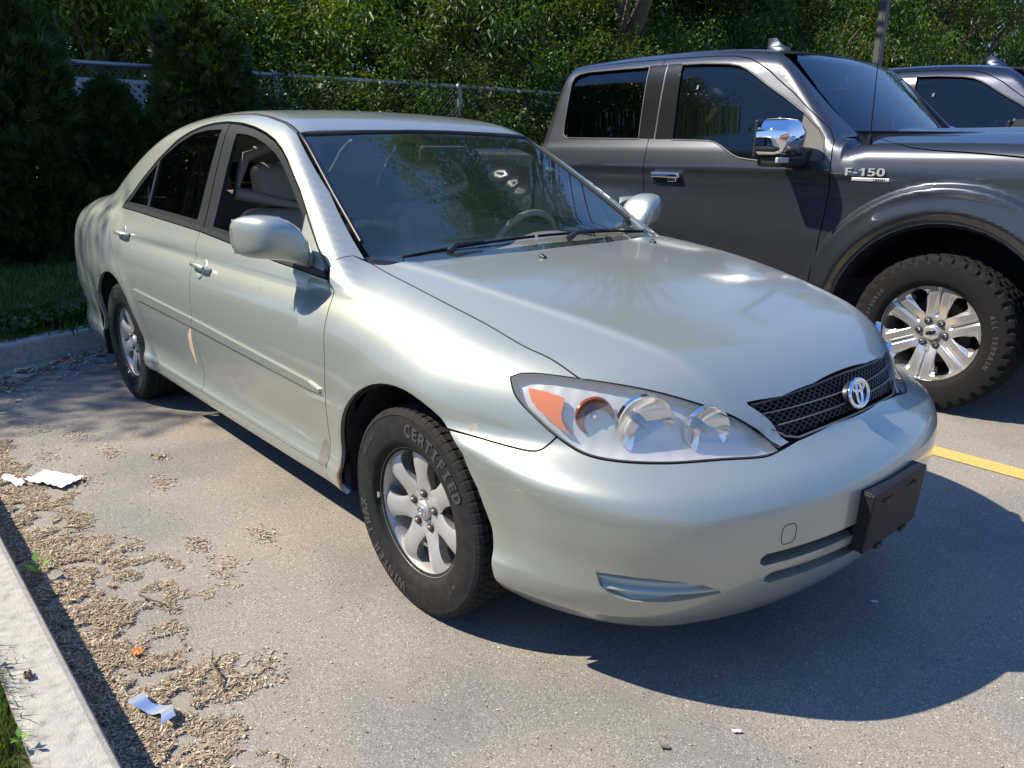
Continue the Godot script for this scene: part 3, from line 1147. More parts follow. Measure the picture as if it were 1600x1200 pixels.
	var fog := [.646, .386, .785, .652, .35, .775, .676, .325, .755, .712, .314, .727, .774, .317, .671, .82, .326, .612, .850, .335, .562, .848, .347, .572, .833, .372, .62, .80, .384, .667, .764, .388, .707, .70, .389, .75]
	var ofog := outline(0, uv_nose, fog)
	var ofog2 := outline(0, uv_nose, twin(fog))
	var bumper := part(car, "front_bumper", patch(o, 0.018, 0.014, on_nose(0), 0.040, slots + [ofog, ofog2]), P)
	part(bumper, "gap_shade", patch(grow(outline(0, uv_nose, full), 0.003), 0.04, 0.04, on_nose(0, -0.045), 0.0, [grow(ofog, -0.01), grow(ofog2, -0.01)]), M["gap"])
	for side in [1, -1]:
		var of := ofog if side == 1 else ofog2
		var ins := part(bumper, "fog_insert", patch(grow(of, 0.004), 0.012, 0.0022, fog_surf(), 0.0), P)
		ins.name = "fog_insert"
	# tow plug cover
	var plug := []
	for j in 20:
		var t := TAU * j / 20
		var cz := .424 + .022 * signf(cos(t)) * pow(absf(cos(t)), 0.6)
		plug.append_array([0.983 - 0.3 * cz * cz, .476 + .026 * signf(sin(t)) * pow(absf(sin(t)), 0.6), cz])
	var mbp := MB.new()
	var pl := []
	for j in 21:
		var q2: Vector2 = uv_nose(0, Vector3(plug[3 * (j % 20)], plug[3 * (j % 20) + 1], plug[3 * (j % 20) + 2]))
		pl.append(on_nose(0, 0.0002).call(q2.x, q2.y)[0])
	tube(mbp, pl, 0.0009, 5, false)
	part(bumper, "tow_cover_seam", mbp.done(), M["gap"])
	sedan_grille(car)
	sedan_plate(bumper)
	# ---- roof, glass, cowl
	var rfl := [-1.089, 0, .12, -1.095, 0, .3, -1.112, 0, .57, -1.239, 0, .556, -1.443, 0, .536, -1.573, 0, .529, -2.0, 0, .531, -2.4, 0, .521, -2.60, 0, .50, -2.67, 0, .3, -2.69, 0, .1]
	o = outline(0, uv_top, rfl + twin(rfl))
	var roof := part(car, "roof", patch(o, 0.03, 0.03, on_top(0), 0.012), P)
	for side in [1, -1]:
		var mb := MB.new()
		var path := []
		for q in [[-1.113, .579], [-1.18, .571], [-1.239, .563], [-1.34, .552], [-1.443, .543], [-1.573, .536], [-2.0, .538], [-2.4, .528], [-2.60, .510]]:
			path.append(on_top(0, -0.003).call(q[0], q[1] * side)[0])
		tube(mb, path, 0.008, 6)
		part(roof, "drip_moulding", mb.done(), M["black trim"])
	var ws := [0, .972, .2, 0, .976, .45, 0, 1.0, .69, 0, 1.19, .638, 0, 1.389, .574, 0, 1.401, .3, 0, 1.407, .1]
	var wsp := PackedVector2Array()
	for j in ws.size() / 3:
		wsp.append(Vector2(ws[3 * j + 2], ws[3 * j + 1]))
	for j in range(ws.size() / 3 - 1, -1, -1):
		wsp.append(Vector2(-ws[3 * j + 2], ws[3 * j + 1]))
	wsp = PackedVector2Array(Array(wsp))
	var wind := part(car, "windshield", patch(wsp, 0.05, 0.03, on_front(0, -0.004)), M["hazed glass"])
	var seal := MB.new()
	var sp := []
	for q in dense(wsp, 0.05):
		if q.y > 1.001:
			sp.append(on_front(0, -0.002).call(q.x, q.y)[0])
	# order: right base up over the header to the left base
	tube(seal, sp, 0.0075, 6)
	part(wind, "seal", seal.done(), M["black trim"])
	var cowl := [-.19, 0, .0, -.215, 0, .18, -.245, 0, .36, -.31, 0, .58, -.385, 0, .68, -.428, 0, .702, -.48, 0, .69, -.44, 0, .6, -.37, 0, .4, -.33, 0, .2]
	o = outline(0, uv_top, cowl + twin(cowl))
	part(car, "cowl", patch(grow(o, 0.006), 0.03, 0.03, on_top(0, -0.016)), M["black trim"])
	# wipers
	wiper(car, .62, .06, .46)
	wiper(car, .04, -.58, -.06)
	# ---- tail
	var bl := PackedVector2Array([Vector2(.60, 1.09), Vector2(.52, 1.38), Vector2(0, 1.41), Vector2(-.52, 1.38), Vector2(-.60, 1.09), Vector2(0, 1.08)])
	part(car, "rear_window", patch(bl, 0.05, 0.03, on_back(0, -0.002)), M["tinted glass"])
	var tr := [-3.26, 0, .1, -3.27, 0, .64, -3.4, 0, .658, -3.70, 0, .655, -3.755, 0, .5, -3.76, 0, .1]
	part(car, "trunk_lid", patch(outline(0, uv_top, tr + twin(tr)), 0.03, 0.03, on_top(0), 0.01), P)
	var tz := func(w0: float, y0: float, y1: float) -> PackedVector2Array:
		return PackedVector2Array([Vector2(-w0, y0), Vector2(w0, y0), Vector2(w0, y1), Vector2(-w0, y1)])
	part(car, "tail_panel", patch(tz.call(.44, .62, 1.03), 0.04, 0.04, on_back(0), 0.01), P)
	for side in [1, -1]:
		var tl := PackedVector2Array([Vector2(.445 * side, .70), Vector2(.79 * side, .72), Vector2(.72 * side, 1.0), Vector2(.445 * side, 1.02)])
		part(car, "tail_light", patch(tl, 0.03, 0.03, on_back(0, 0.003), 0.03), M["red lens"])
	part(car, "rear_bumper", patch(tz.call(.80, .22, .615), 0.03, 0.03, on_back(0, 0.004), 0.02), P)
	var rb := sxy(0, [-3.04, .565, -3.2, .57, -3.5, .58, -3.72, .60, -3.70, .24, -3.3, .22, -3.09, .24])
	var rbs := patch(outline(0, uv_side, rb), 0.03, 0.03, on_side(0, 0.002), 0.02)
	part(car, "rear_bumper_side", rbs, P)
	part(car, "rear_bumper_side", mirrored(rbs), P)
	# ---- floor pan
	var mb2 := MB.new()
	mb2.box(Vector3(-1.36, 0.29, 0), Vector3(1.90, 0.06, 1.62))
	mb2.box(Vector3(0.15, 0.30, 0), Vector3(1.12, 0.08, 1.0))
	mb2.box(Vector3(-3.0, 0.30, 0), Vector3(1.38, 0.08, 1.0))
	part(car, "floor_pan", mb2.done(), M["liner"])
	sedan_cabin(car)
	for q in [[0.0, 1], [0.0, -1], [-2.72, 1], [-2.72, -1]]:
		sedan_wheel(car, Vector3(q[0], 0.320, 0.772 * q[1]), q[1], 0.0 if q[0] == 0.0 else 1.1)
	return car

func ragged(k: int, l: Array, amp: float, sd: int) -> ArrayMesh:
	var o := dense(outline(k, uv_side, sxy(k, l)), 0.006)
	var nz := FastNoiseLite.new()
	nz.seed = sd
	nz.frequency = 60.0
	for j in o.size():
		o[j] += Vector2(nz.get_noise_2d(o[j].x, o[j].y), nz.get_noise_2d(o[j].y + 7.0, o[j].x)) * amp
	return patch(o, 0.02, 0.02, on_side(k, 0.0009))

func moulding(k: int, _y: float) -> Callable:
	var s := on_side(k, 0.009)
	return s

func fog_surf() -> Callable:
	return func(u: float, v: float) -> Array:
		var base: Array = on_nose(0, -0.014).call(u, v)
		var q: Vector3 = base[0]
		var ph := (q.y - 0.306) / 0.0145 * PI
		return [q + base[1] * (0.0075 * sin(ph)), (base[1] + Vector3(0, -1.3 * cos(ph), 0)).normalized()]

func wiper(car: Node3D, z0: float, z1: float, zp: float) -> void:
	var w := Node3D.new()
	w.name = "wiper"
	car.add_child(w, true)
	var gl := on_front(0, 0.006)
	var mb := MB.new()
	var path := []
	for j in 11:
		var t := j / 10.0
		var zz := lerpf(z0, z1, t)
		path.append(gl.call(zz, 1.037 - 0.075 * zz * zz)[0])
	tube(mb, path, 0.0055, 5)
	part(w, "blade", mb.done(), M["rubber"])
	mb = MB.new()
	var m: Vector3 = on_front(0, 0.020).call(lerpf(z0, z1, 0.55), 1.040)[0]
	var b: Vector3 = on_top(0, 0.006).call(-0.295 - 0.2 * zp * zp, zp)[0]
	tube(mb, [b, b.lerp(m, 0.2) + Vector3(0, 0.016, 0), m], [0.013, 0.010, 0.005], 7)
	part(w, "arm", mb.done(), M["black trim"])

func sedan_handle(door: Node3D, at: Vector3, side: float) -> void:
	var s: Array = hit(0, Vector3(at.x, at.y, 0), Vector3(0, 0, 1), 0, 1.2, 0.0)
	var h := Node3D.new()
	h.name = "handle"
	var n: Vector3 = s[1]
	var xa := (Vector3.RIGHT - n * n.x).normalized()
	var b := Basis(xa, n.cross(xa), n)
	var pos: Vector3 = s[0]
	if side < 0:
		pos.z = -pos.z
		b = Basis(Vector3(b.x.x, b.x.y, -b.x.z), Vector3(b.y.x, b.y.y, -b.y.z), Vector3(b.z.x, b.z.y, -b.z.z))
	h.transform = Transform3D(b, pos)
	door.add_child(h, true)
	var mb := MB.new()
	# shallow cup: a dished oval just proud of the skin
	lathe(mb, [[0.0, -0.0], [0.028, 0.0008], [0.036, 0.002], [0.041, 0.0014], [0.043, 0.0]], 28)
	part(h, "cup", mb.done(), M["silver paint"]).scale = Vector3(0.86, 1.0, 1)
	mb = MB.new()
	var path := [Vector3(-0.078, 0.004, 0.0), Vector3(-0.070, 0.004, 0.016), Vector3(-0.045, 0.004, 0.026), Vector3(0, 0.003, 0.030), Vector3(0.05, 0.001, 0.027), Vector3(0.080, 0, 0.018), Vector3(0.090, 0, 0.0)]
	tube(mb, path, [0.010, 0.0125, 0.0125, 0.0115, 0.0125, 0.0135, 0.012], 10)
	part(h, "grip", mb.done(), M["silver paint"])
	mb = MB.new()
	lathe(mb, [[0.0, 0.001], [0.0065, 0.0005], [0.007, -0.002]], 16, Vector3(0.082, 0, 0.032))
	part(h, "lock", mb.done(), M["chrome"])

func sedan_mirror(car: Node3D, side: float) -> void:
	var m := Node3D.new()
	m.name = "mirror"
	car.add_child(m, true)
	# housing lofted outwards from the door
	var secs := [[.855, -.500, -.575, 1.000, .024], [.885, -.452, -.585, 1.013, .036], [.905, -.434, -.592, 1.036, .050], [.925, -.427, -.600, 1.056, .059], [.95, -.426, -.604, 1.070, .064], [.98, -.430, -.607, 1.079, .0665], [1.01, -.438, -.610, 1.083, .066], [1.035, -.452, -.612, 1.084, .0645], [1.055, -.474, -.613, 1.084, .062], [1.070, -.502, -.613, 1.084, .057], [1.080, -.532, -.612, 1.084, .050], [1.086, -.560, -.610, 1.084, .040], [1.089, -.580, -.607, 1.084, .026]]
	var rings := []
	for q in secs:
		var ring := []
		for j in 32:
			var a := TAU * j / 32
			ring.append(Vector3((q[1] + q[2]) / 2 - 0.135 + (q[1] - q[2]) / 2 * sgnpow(cos(a), 0.72), q[3] - 0.012 + 1.05 * q[4] * sgnpow(sin(a), 0.66), q[0] - 0.06))
		rings.append(ring)
	var mb := MB.new()
	loft(mb, rings)
	var house := mb.done()
	mb = MB.new()
	rbox(mb, Vector3(-.747, 1.068, .935), Vector3(.006, .112, .165), .003)
	var glass := mb.done()
	mb = MB.new()
	var seam := []
	for j in 33:
		var q: Vector3 = rings[2][j % 32]
		seam.append(q + (q - Vector3(-.648, 1.024, .845)).normalized() * 0.0004)
	tube(mb, seam, 0.0008, 4, false)
	var stalk := mb.done()
	# sail plate in the window corner
	var sl := sxy(0, [-.752, 1.124, -.735, 1.06, -.72, .99, -.62, .975, -.52, .965, -.53, .985, -.60, 1.026])
	var sail := patch(outline(0, uv_side, sl), 0.015, 0.015, on_side(0, 0.003), 0.02)
	for q in [["housing", house, "silver paint"], ["glass", glass, "chrome"], ["fold_seam", stalk, "gap"], ["sail_plate", sail, "silver paint"]]:
		part(m, q[0], q[1] if side > 0 else mirrored(q[1]), M[q[2]])

func fluted() -> Callable:
	var s := on_nose(0, -0.026)
	return func(u: float, v: float) -> Array:
		var b: Array = s.call(u, v)
		var ph := u * 150.0
		var k := 0.5 + 0.5 * sin(v * 60.0)
		return [b[0] + b[1] * (0.0004 * sin(ph)), (b[1] + Vector3(-0.5, 0.25 * k, 0.7) * cos(ph) * 0.07).normalized()]

func sedan_headlight(car: Node3D, ohl: PackedVector2Array, _side: float, mm: Callable) -> void:
	var h := Node3D.new()
	h.name = "headlight"
	car.add_child(h, true)
	part(h, "lens", mm.call(patch(grow(ohl, -0.0012), 0.025, 0.025, on_nose(0, 0.0), 0.0)), M["lamp lens"])
	part(h, "housing", mm.call(patch(grow(ohl, -0.001), 0.006, 0.012, fluted(), 0.0)), M["lamp housing"])
	# side wall
	var mb := MB.new()
	var ra := []
	var rb := []
	var dl := dense(grow(ohl, -0.002), 0.02)
	for q in dl:
		var a: Array = on_nose(0, -0.002).call(q.x, q.y)
		var b: Array = on_nose(0, -0.028).call(q.x, q.y)
		var inw: Vector3 = (Vector3(.62, .72, .63) - a[0]).normalized()
		ra.append(mb.vert(a[0], inw))
		rb.append(mb.vert(b[0], inw))
	for j in dl.size():
		var k := (j + 1) % dl.size()
		mb.quad(ra[j], ra[k], rb[k], rb[j])
	part(h, "wall", mm.call(mb.done()), M["lamp housing"])
	# dark sealing rim
	mb = MB.new()
	var rim := []
	for q in dl:
		rim.append(on_nose(0, -0.003).call(q.x, q.y)[0])
	rim.append(rim[0])
	tube(mb, rim, 0.0024, 5, false)
	part(h, "seal", mm.call(mb.done()), M["black trim"])
	# bowls with bulbs
	for bw in [[Vector3(.640, .716, .618), .068, Vector3(1, .02, .50)], [Vector3(.735, .700, .496), .055, Vector3(1, .02, .40)], [Vector3(.545, .728, .694), .044, Vector3(.85, 0, .6)]]:
		mb = MB.new()
		var d: Vector3 = bw[2].normalized()
		var u := d.cross(Vector3.UP).normalized()
		var bs := Basis(u, u.cross(d) * -1.0, d)
		var r: float = bw[1]
		var prof := []
		for j in 8:
			var t := 1.0 - j / 7.0
			prof.append([r * maxf(t, 0.12), -0.003 - 0.019 * (1 - t * t)])
		lathe(mb, prof, 28, bw[0], bs)
		lathe(mb, [[r * 1.10, -0.014], [r * 1.07, -0.001], [r, -0.003]], 28, bw[0], bs)
		part(h, "reflector", mm.call(mb.done()), M["reflector"] if r > 0.045 else M["dark amber"])
		mb = MB.new()
		lathe(mb, [[0.0, 0.004], [0.006, 0.002], [0.009, -0.004], [0.009, -0.030]], 12, bw[0], bs)
		part(h, "bulb", mm.call(mb.done()), M["lamp housing"])
	# amber side marker
	var am := outline(0, uv_nose, [.390, .784, .778, .41, .784, .768, .44, .779, .752, .474, .771, .736, .480, .755, .741, .481, .738, .748, .488, .718, .752, .502, .700, .751, .516, .688, .746, .485, .700, .760, .455, .722, .769, .43, .737, .777, .41, .755, .782])
	part(h, "side_marker", mm.call(patch(am, 0.015, 0.015, on_nose(0, -0.003), 0.012)), M["amber"], "orange side marker at the rear end of the headlight")

func sedan_grille(car: Node3D) -> void:
	var g := Node3D.new()
	g.name = "grille"
	car.add_child(g, true)
	var half := [Vector2(.10, .7635), Vector2(.20, .758), Vector2(.281, .752), Vector2(.345, .747), Vector2(.381, .745), Vector2(.366, .722), Vector2(.333, .688), Vector2(.31, .664), Vector2(.290, .655), Vector2(.20, .662), Vector2(.10, .669)]
	var poly := PackedVector2Array()
	for q in half:
		poly.append(q)
	for j in range(half.size() - 1, -1, -1):
		poly.append(Vector2(-half[j].x, half[j].y))
	part(g, "backing", patch(grow(poly, 0.012), 0.03, 0.02, on_front(0, -0.045)), M["gap"])
	# diamond net: two families of thin bars
	var mb := MB.new()
	var inner := grow(poly, -0.004)
	for fam in [1, -1]:
		for j in 46:
			var c := -0.54 + j * 0.0235
			# line: z = c + fam * (y - 0.71) * 1.55
			var seg := PackedVector2Array([Vector2(c + fam * (-0.06) * 1.55, 0.65), Vector2(c + fam * 0.07 * 1.55, 0.78)])
			for cut in Geometry2D.intersect_polyline_with_polygon(seg, inner):
				var path := []
				for t in 4:
					var q: Vector2 = cut[0].lerp(cut[1], t / 3.0)
					path.append(on_front(0, -0.014).call(q.x, q.y)[0])
				tube(mb, path, 0.0027, 4, false)
	var net := part(g, "mesh", mb.done(), M["black trim"])
	net.set_meta("kind", "stuff")
	# bright bars
	for row in [[.728, .727, .723], [.701, .697, .690]]:
		mb = MB.new()
		var path := []
		for j in 17:
			var z := lerpf(-.352, .352, j / 16.0)
			if row[0] < .71:
				z *= .90
			var y := lerpf(row[0], row[2], pow(absf(z) / .352, 2.0))
			path.append(on_front(0, -0.006).call(z, y)[0])
		tube(mb, path, 0.0024, 6)
		part(g, "bar", mb.done(), M["steel"])
	mb = MB.new()
	var lp := []
	for j in 19:
		var z := lerpf(-.345, .345, j / 18.0)
		var y := .6690 - .0135 * minf(1.0, pow(absf(z) / .29, 2.0)) + (absf(z) - .29) * 0.6 * float(absf(z) > .29)
		lp.append(on_front(0, -0.002).call(z, y)[0])
	tube(mb, lp, 0.0032, 6)
	part(g, "lower_trim", mb.done(), M["steel"])
	mb = MB.new()
	var up := []
	for j in 19:
		var z := lerpf(-.378, .378, j / 18.0)
		up.append(on_front(0, -0.004).call(z, .765 - .019 * pow(absf(z) / .378, 1.6))[0])
	tube(mb, up, 0.004, 6)
	part(g, "upper_trim", mb.done(), M["black trim"])
	var e := part(g, "emblem", emblem_mesh(0.051, 0.036, 0.0052, 0.0), M["chrome"], "chrome emblem of three crossed ovals on the grille")
	var es: Array = on_front(0, 0.012).call(0.0, 0.722)
	e.transform = Transform3D(Basis(Vector3.UP, PI / 2) * Basis(Vector3.RIGHT, -0.30), es[0])
	mb = MB.new()
	lathe(mb, [[0.0, -0.008], [0.048, -0.010], [0.050, -0.02]], 32)
	var pad := part(e, "pad", mb.done(), M["black trim"])
	pad.scale = Vector3(1, 0.7, 1)

func sedan_plate(bumper: Node3D) -> void:
	var pn := Node3D.new()
	pn.name = "plate_bracket"
	pn.transform = Transform3D(Basis(Vector3.UP, PI / 2) * Basis(Vector3.RIGHT, 0.06), Vector3(.998, .440, 0.012))
	bumper.add_child(pn, true)
	var mb := MB.new()
	rbox(mb, Vector3(0, 0, 0.006), Vector3(0.315, 0.168, 0.012), 0.005)
	part(pn, "panel", mb.done(), M["plate plastic"])
	mb = MB.new()
	rbox(mb, Vector3(0, 0.078, -0.014), Vector3(0.305, 0.014, 0.036), 0.004)
	rbox(mb, Vector3(0, -0.078, -0.014), Vector3(0.305, 0.014, 0.036), 0.004)
	rbox(mb, Vector3(0.148, 0, -0.014), Vector3(0.016, 0.160, 0.036), 0.004)
	rbox(mb, Vector3(-0.148, 0, -0.014), Vector3(0.016, 0.160, 0.036), 0.004)
	part(pn, "rim", mb.done(), M["plate plastic"])
	for sx in [-1, 1]:
		mb = MB.new()
		lathe(mb, [[0.0, 0.022], [0.006, 0.021], [0.008, 0.017], [0.008, 0.010]], 8, Vector3(0.088 * sx, 0.052, 0))
		tube(mb, [Vector3(0.070 * sx - 0.02, 0.052, 0.013), Vector3(0.070 * sx + 0.02, 0.052, 0.015)], 0.003, 5)
		part(pn, "bolt", mb.done(), M["rust"], "rusty mounting bolt")
		mb = MB.new()
		rbox(mb, Vector3(0.075 * sx, -0.083, 0.011), Vector3(0.036, 0.012, 0.014), 0.003)
		part(pn, "clip", mb.done(), M["plate plastic"])

func seat(cab: Node3D, at: Vector3, called: String) -> void:
	var s := Node3D.new()
	s.name = called
	s.position = at
	cab.add_child(s, true)
	var mb := MB.new()
	rbox(mb, Vector3(0.02, 0, 0), Vector3(0.50, 0.17, 0.50), 0.075, Basis(Vector3.BACK, 0.08), 4)
	part(s, "cushion", mb.done(), M["beige leather"])
	mb = MB.new()
	rbox(mb, Vector3(-0.33, 0.36, 0), Vector3(0.16, 0.66, 0.48), 0.075, Basis(Vector3.BACK, 0.28), 4)
	rbox(mb, Vector3(-0.29, 0.37, 0.19), Vector3(0.13, 0.52, 0.10), 0.045, Basis(Vector3.BACK, 0.28), 4)
	rbox(mb, Vector3(-0.29, 0.37, -0.19), Vector3(0.13, 0.52, 0.10), 0.045, Basis(Vector3.BACK, 0.28), 4)
	part(s, "backrest", mb.done(), M["beige leather"])
	mb = MB.new()
	rbox(mb, Vector3(-0.455, 0.775, 0), Vector3(0.11, 0.20, 0.27), 0.05, Basis(Vector3.BACK, 0.15), 4)
	part(s, "headrest", mb.done(), M["beige leather"])
	for q in [-0.06, 0.06]:
		mb = MB.new()
		tube(mb, [Vector3(-0.42, 0.64, q), Vector3(-0.45, 0.72, q)], 0.007, 6)
		part(s, "headrest_post", mb.done(), M["chrome"])

func sedan_cabin(car: Node3D) -> void:
	var cab := Node3D.new()
	cab.name = "cabin"
	car.add_child(cab, true)
	seat(cab, Vector3(-1.25, 0.40, 0.38), "front_seat")
	seat(cab, Vector3(-1.25, 0.40, -0.38), "front_seat")
	var mb := MB.new()
	rbox(mb, Vector3(-2.05, .50, 0), Vector3(.5, .20, 1.30), .07)
	rbox(mb, Vector3(-2.42, .82, 0), Vector3(.18, .62, 1.30), .07, Basis(Vector3.BACK, .38))
	part(cab, "rear_bench", mb.done(), M["beige leather"])
	for z in [-.40, .40]:
		mb = MB.new()
		rbox(mb, Vector3(-2.56, 1.13, z), Vector3(.10, .14, .26), .04)
		part(cab, "rear_headrest", mb.done(), M["grey trim"])
	mb = MB.new()
	rbox(mb, Vector3(-2.86, 1.045, 0), Vector3(.58, .03, 1.24), .01)
	part(cab, "parcel_shelf", mb.done(), M["grey trim"])
	# dashboard: swept section
	mb = MB.new()
	var prof := [[-.34, .955], [-.46, .968], [-.60, .962], [-.72, .945], [-.79, .905], [-.80, .84], [-.77, .70], [-.72, .55]]
	var rows := []
	for j in 21:
		var z := lerpf(-.74, .74, j / 20.0)
		var hood2 := 0.055 * exp(-pow((z + .36) / .19, 4.0))
		var row := []
		for k in prof.size():
			var lift := hood2 * (1.0 if k in [3, 4] else (0.6 if k in [2, 5] else 0.0))
			row.append(Vector3(prof[k][0] - .12 * z * z + .0, prof[k][1] - 0.02 * z * z + lift, z))
		rows.append(row)
	var ids := []
	for j in 21:
		var r2 := []
		for k in prof.size():
			var n: Vector3 = (rows[mini(j + 1, 20)][k] - rows[maxi(j - 1, 0)][k]).cross(rows[j][mini(k + 1, prof.size() - 1)] - rows[j][maxi(k - 1, 0)]).normalized()
			if n.dot(rows[j][k] - Vector3(-.55, .6, rows[j][k].z)) < 0:
				n = -n
			r2.append(mb.vert(rows[j][k], n))
		ids.append(r2)
	for j in 20:
		for k in prof.size() - 1:
			mb.quad(ids[j][k], ids[j + 1][k], ids[j + 1][k + 1], ids[j][k + 1])
	part(cab, "dashboard", mb.done(), M["grey trim"])
	mb = MB.new()
	oval_ring(mb, 0.185, 0.185, Vector3.ZERO, 0.015, 36)
	var sw := part(cab, "steering_wheel", mb.done(), M["grey trim"])
	sw.transform = Transform3D(Basis(Vector3.UP, -PI / 2) * Basis(Vector3.RIGHT, -0.40), Vector3(-.90, .90, -.38))
	mb = MB.new()
	rbox(mb, Vector3(0, -0.01, -0.02), Vector3(.15, .11, .06), .03)
	rbox(mb, Vector3(0.10, 0, -0.01), Vector3(.16, .035, .02), .008)
	rbox(mb, Vector3(-0.10, 0, -0.01), Vector3(.16, .035, .02), .008)
	rbox(mb, Vector3(0, -0.10, -0.01), Vector3(.04, .15, .02), .008)
	part(sw, "hub", mb.done(), M["grey trim"])
	mb = MB.new()
	rbox(mb, Vector3(-1.0, .52, 0), Vector3(.75, .28, .20), .03)
	part(cab, "console", mb.done(), M["grey trim"])
	for side in [1, -1]:
		mb = MB.new()
		# inner door cards and pillar trim
		mb.box(Vector3(-1.52, .66, .775 * side), Vector3(2.1, .62, .02))
		part(cab, "door_card", mb.done(), M["grey trim"])
		mb = MB.new()
		var pth := []
		for q in [[-1.60, .60], [-1.60, .85], [-1.60, 1.0], [-1.63, 1.15], [-1.66, 1.30], [-1.68, 1.40]]:
			var h: Vector3 = hit(0, Vector3(q[0], q[1], 0), Vector3(0, 0, 1), 0, 1.2, -0.10)[0]
			pth.append(Vector3(h.x, h.y, h.z * side))
		tube(mb, pth, [.05, .05, .04, .03, .026, .026], 10)
		part(cab, "pillar_trim", mb.done(), M["beige leather"])
	# headliner and sun strip
	var hl := [-1.13, 0, .1, -1.15, 0, .50, -1.5, 0, .48, -2.4, 0, .46, -2.6, 0, .42, -2.62, 0, .1]
	part(cab, "headliner", patch(outline(0, uv_top, hl + twin(hl)), .08, .08, on_top(0, -.035)), M["grey trim"])
	mb = MB.new()
	rbox(mb, Vector3(-.98, 1.315, 0), Vector3(.03, .07, .24), .02, Basis(Vector3.BACK, -.2))
	part(cab, "rear_view_mirror", mb.done(), M["dark trim"])
	mb = MB.new()
	mb.box(Vector3(-1.5, .325, 0), Vector3(2.0, .01, 1.5))
	mb.box(Vector3(-.62, .55, 0), Vector3(.02, .5, 1.45))
	part(cab, "carpet", mb.done(), M["carpet"])

# ------------------------------------------------------------------ the pickup
var tW: Lut
var tQ: Lut
var tH: Lut
var tF: Lut
var tG: Lut
var tR: Lut
func truck_curves() -> void:
	tW = Lut.new([-5.3, .99, -3, 1.0, -.4, 1.0, .4, .995, .7, .975, .95, .93, 1.1, .88])
	tQ = Lut.new([.35, .08, .44, .035, .52, .012, .62, 0, .8, .0, .95, .006, 1.08, .013, 1.16, .010, 1.22, .010, 1.28, .020, 1.36, .045, 1.42, .075, 1.5, .14])
	tH = Lut.new([-5.3, 1.36, -3.1, 1.36, -2.9, 1.40, -.6, 1.42, -.45, 1.445, 0, 1.445, .4, 1.432, .7, 1.40, .88, 1.34, 1.0, 1.25, 1.1, 1.1])
	tF = Lut.new([.4, .86, .5, .92, .7, .955, .9, .955, 1.2, .93, 1.35, .86, 1.45, .78])
	tG = Lut.new([1.2, 1.0, 1.36, .957, 1.5, .91, 1.7, .845, 1.86, .785, 1.95, .735])
	tR = Lut.new([-3.2, 1.91, -3.0, 1.945, -2.6, 1.972, -2.0, 1.982, -1.6, 1.972, -1.3, 1.945, -1.1, 1.912, -.8, 1.84])

func ft(x: float, y: float, z: float) -> float:
	z = absf(z)
	var w := tW.at(x) - tQ.at(y)
	for ax in [x, x + 3.68]:
		var ar := sqrt(ax * ax + (y - 0.425) * (y - 0.425))
		if ar < 0.82:
			# flat-topped flare round the arch with a raised lip
			w += 0.034 * smoothstep(0.762, 0.725, ar) + 0.006 * smoothstep(0.70, 0.625, ar) - 0.032 * smoothstep(0.620, 0.560, ar)
	var dz := z - .70
	var top := y - (tH.at(x) - .02 * z * z - (.28 if x > -.6 else .05) * 0.5 * (dz + sqrt(dz * dz + .0016)))
	var f := smax(z - w, (x - (tF.at(y) - .11 * z * z)) * .95, .12)
	f = smax(f, top, .06)
	f = smax(f, .42 - y, .03)
	f = smax(f, -5.3 - x, .05)
	if y < 1.15 or x > 0.2:
		return f
	var g := smax((z - tG.at(y)) * .92, y - (tR.at(x) - .045 * z * z), .10)
	var u := y - 1.42
	g = smax(g, (x - (-.50 - u * 1.22 - .22 * z * z * (1 - u * .9))) * .62, .04)
	g = smax(g, (-3.06 + (y - 1.4) * .16 - x) * .95, .10)
	g = smax(g, 1.2 - y, .02)
	return -smax(-f, -g, .03)

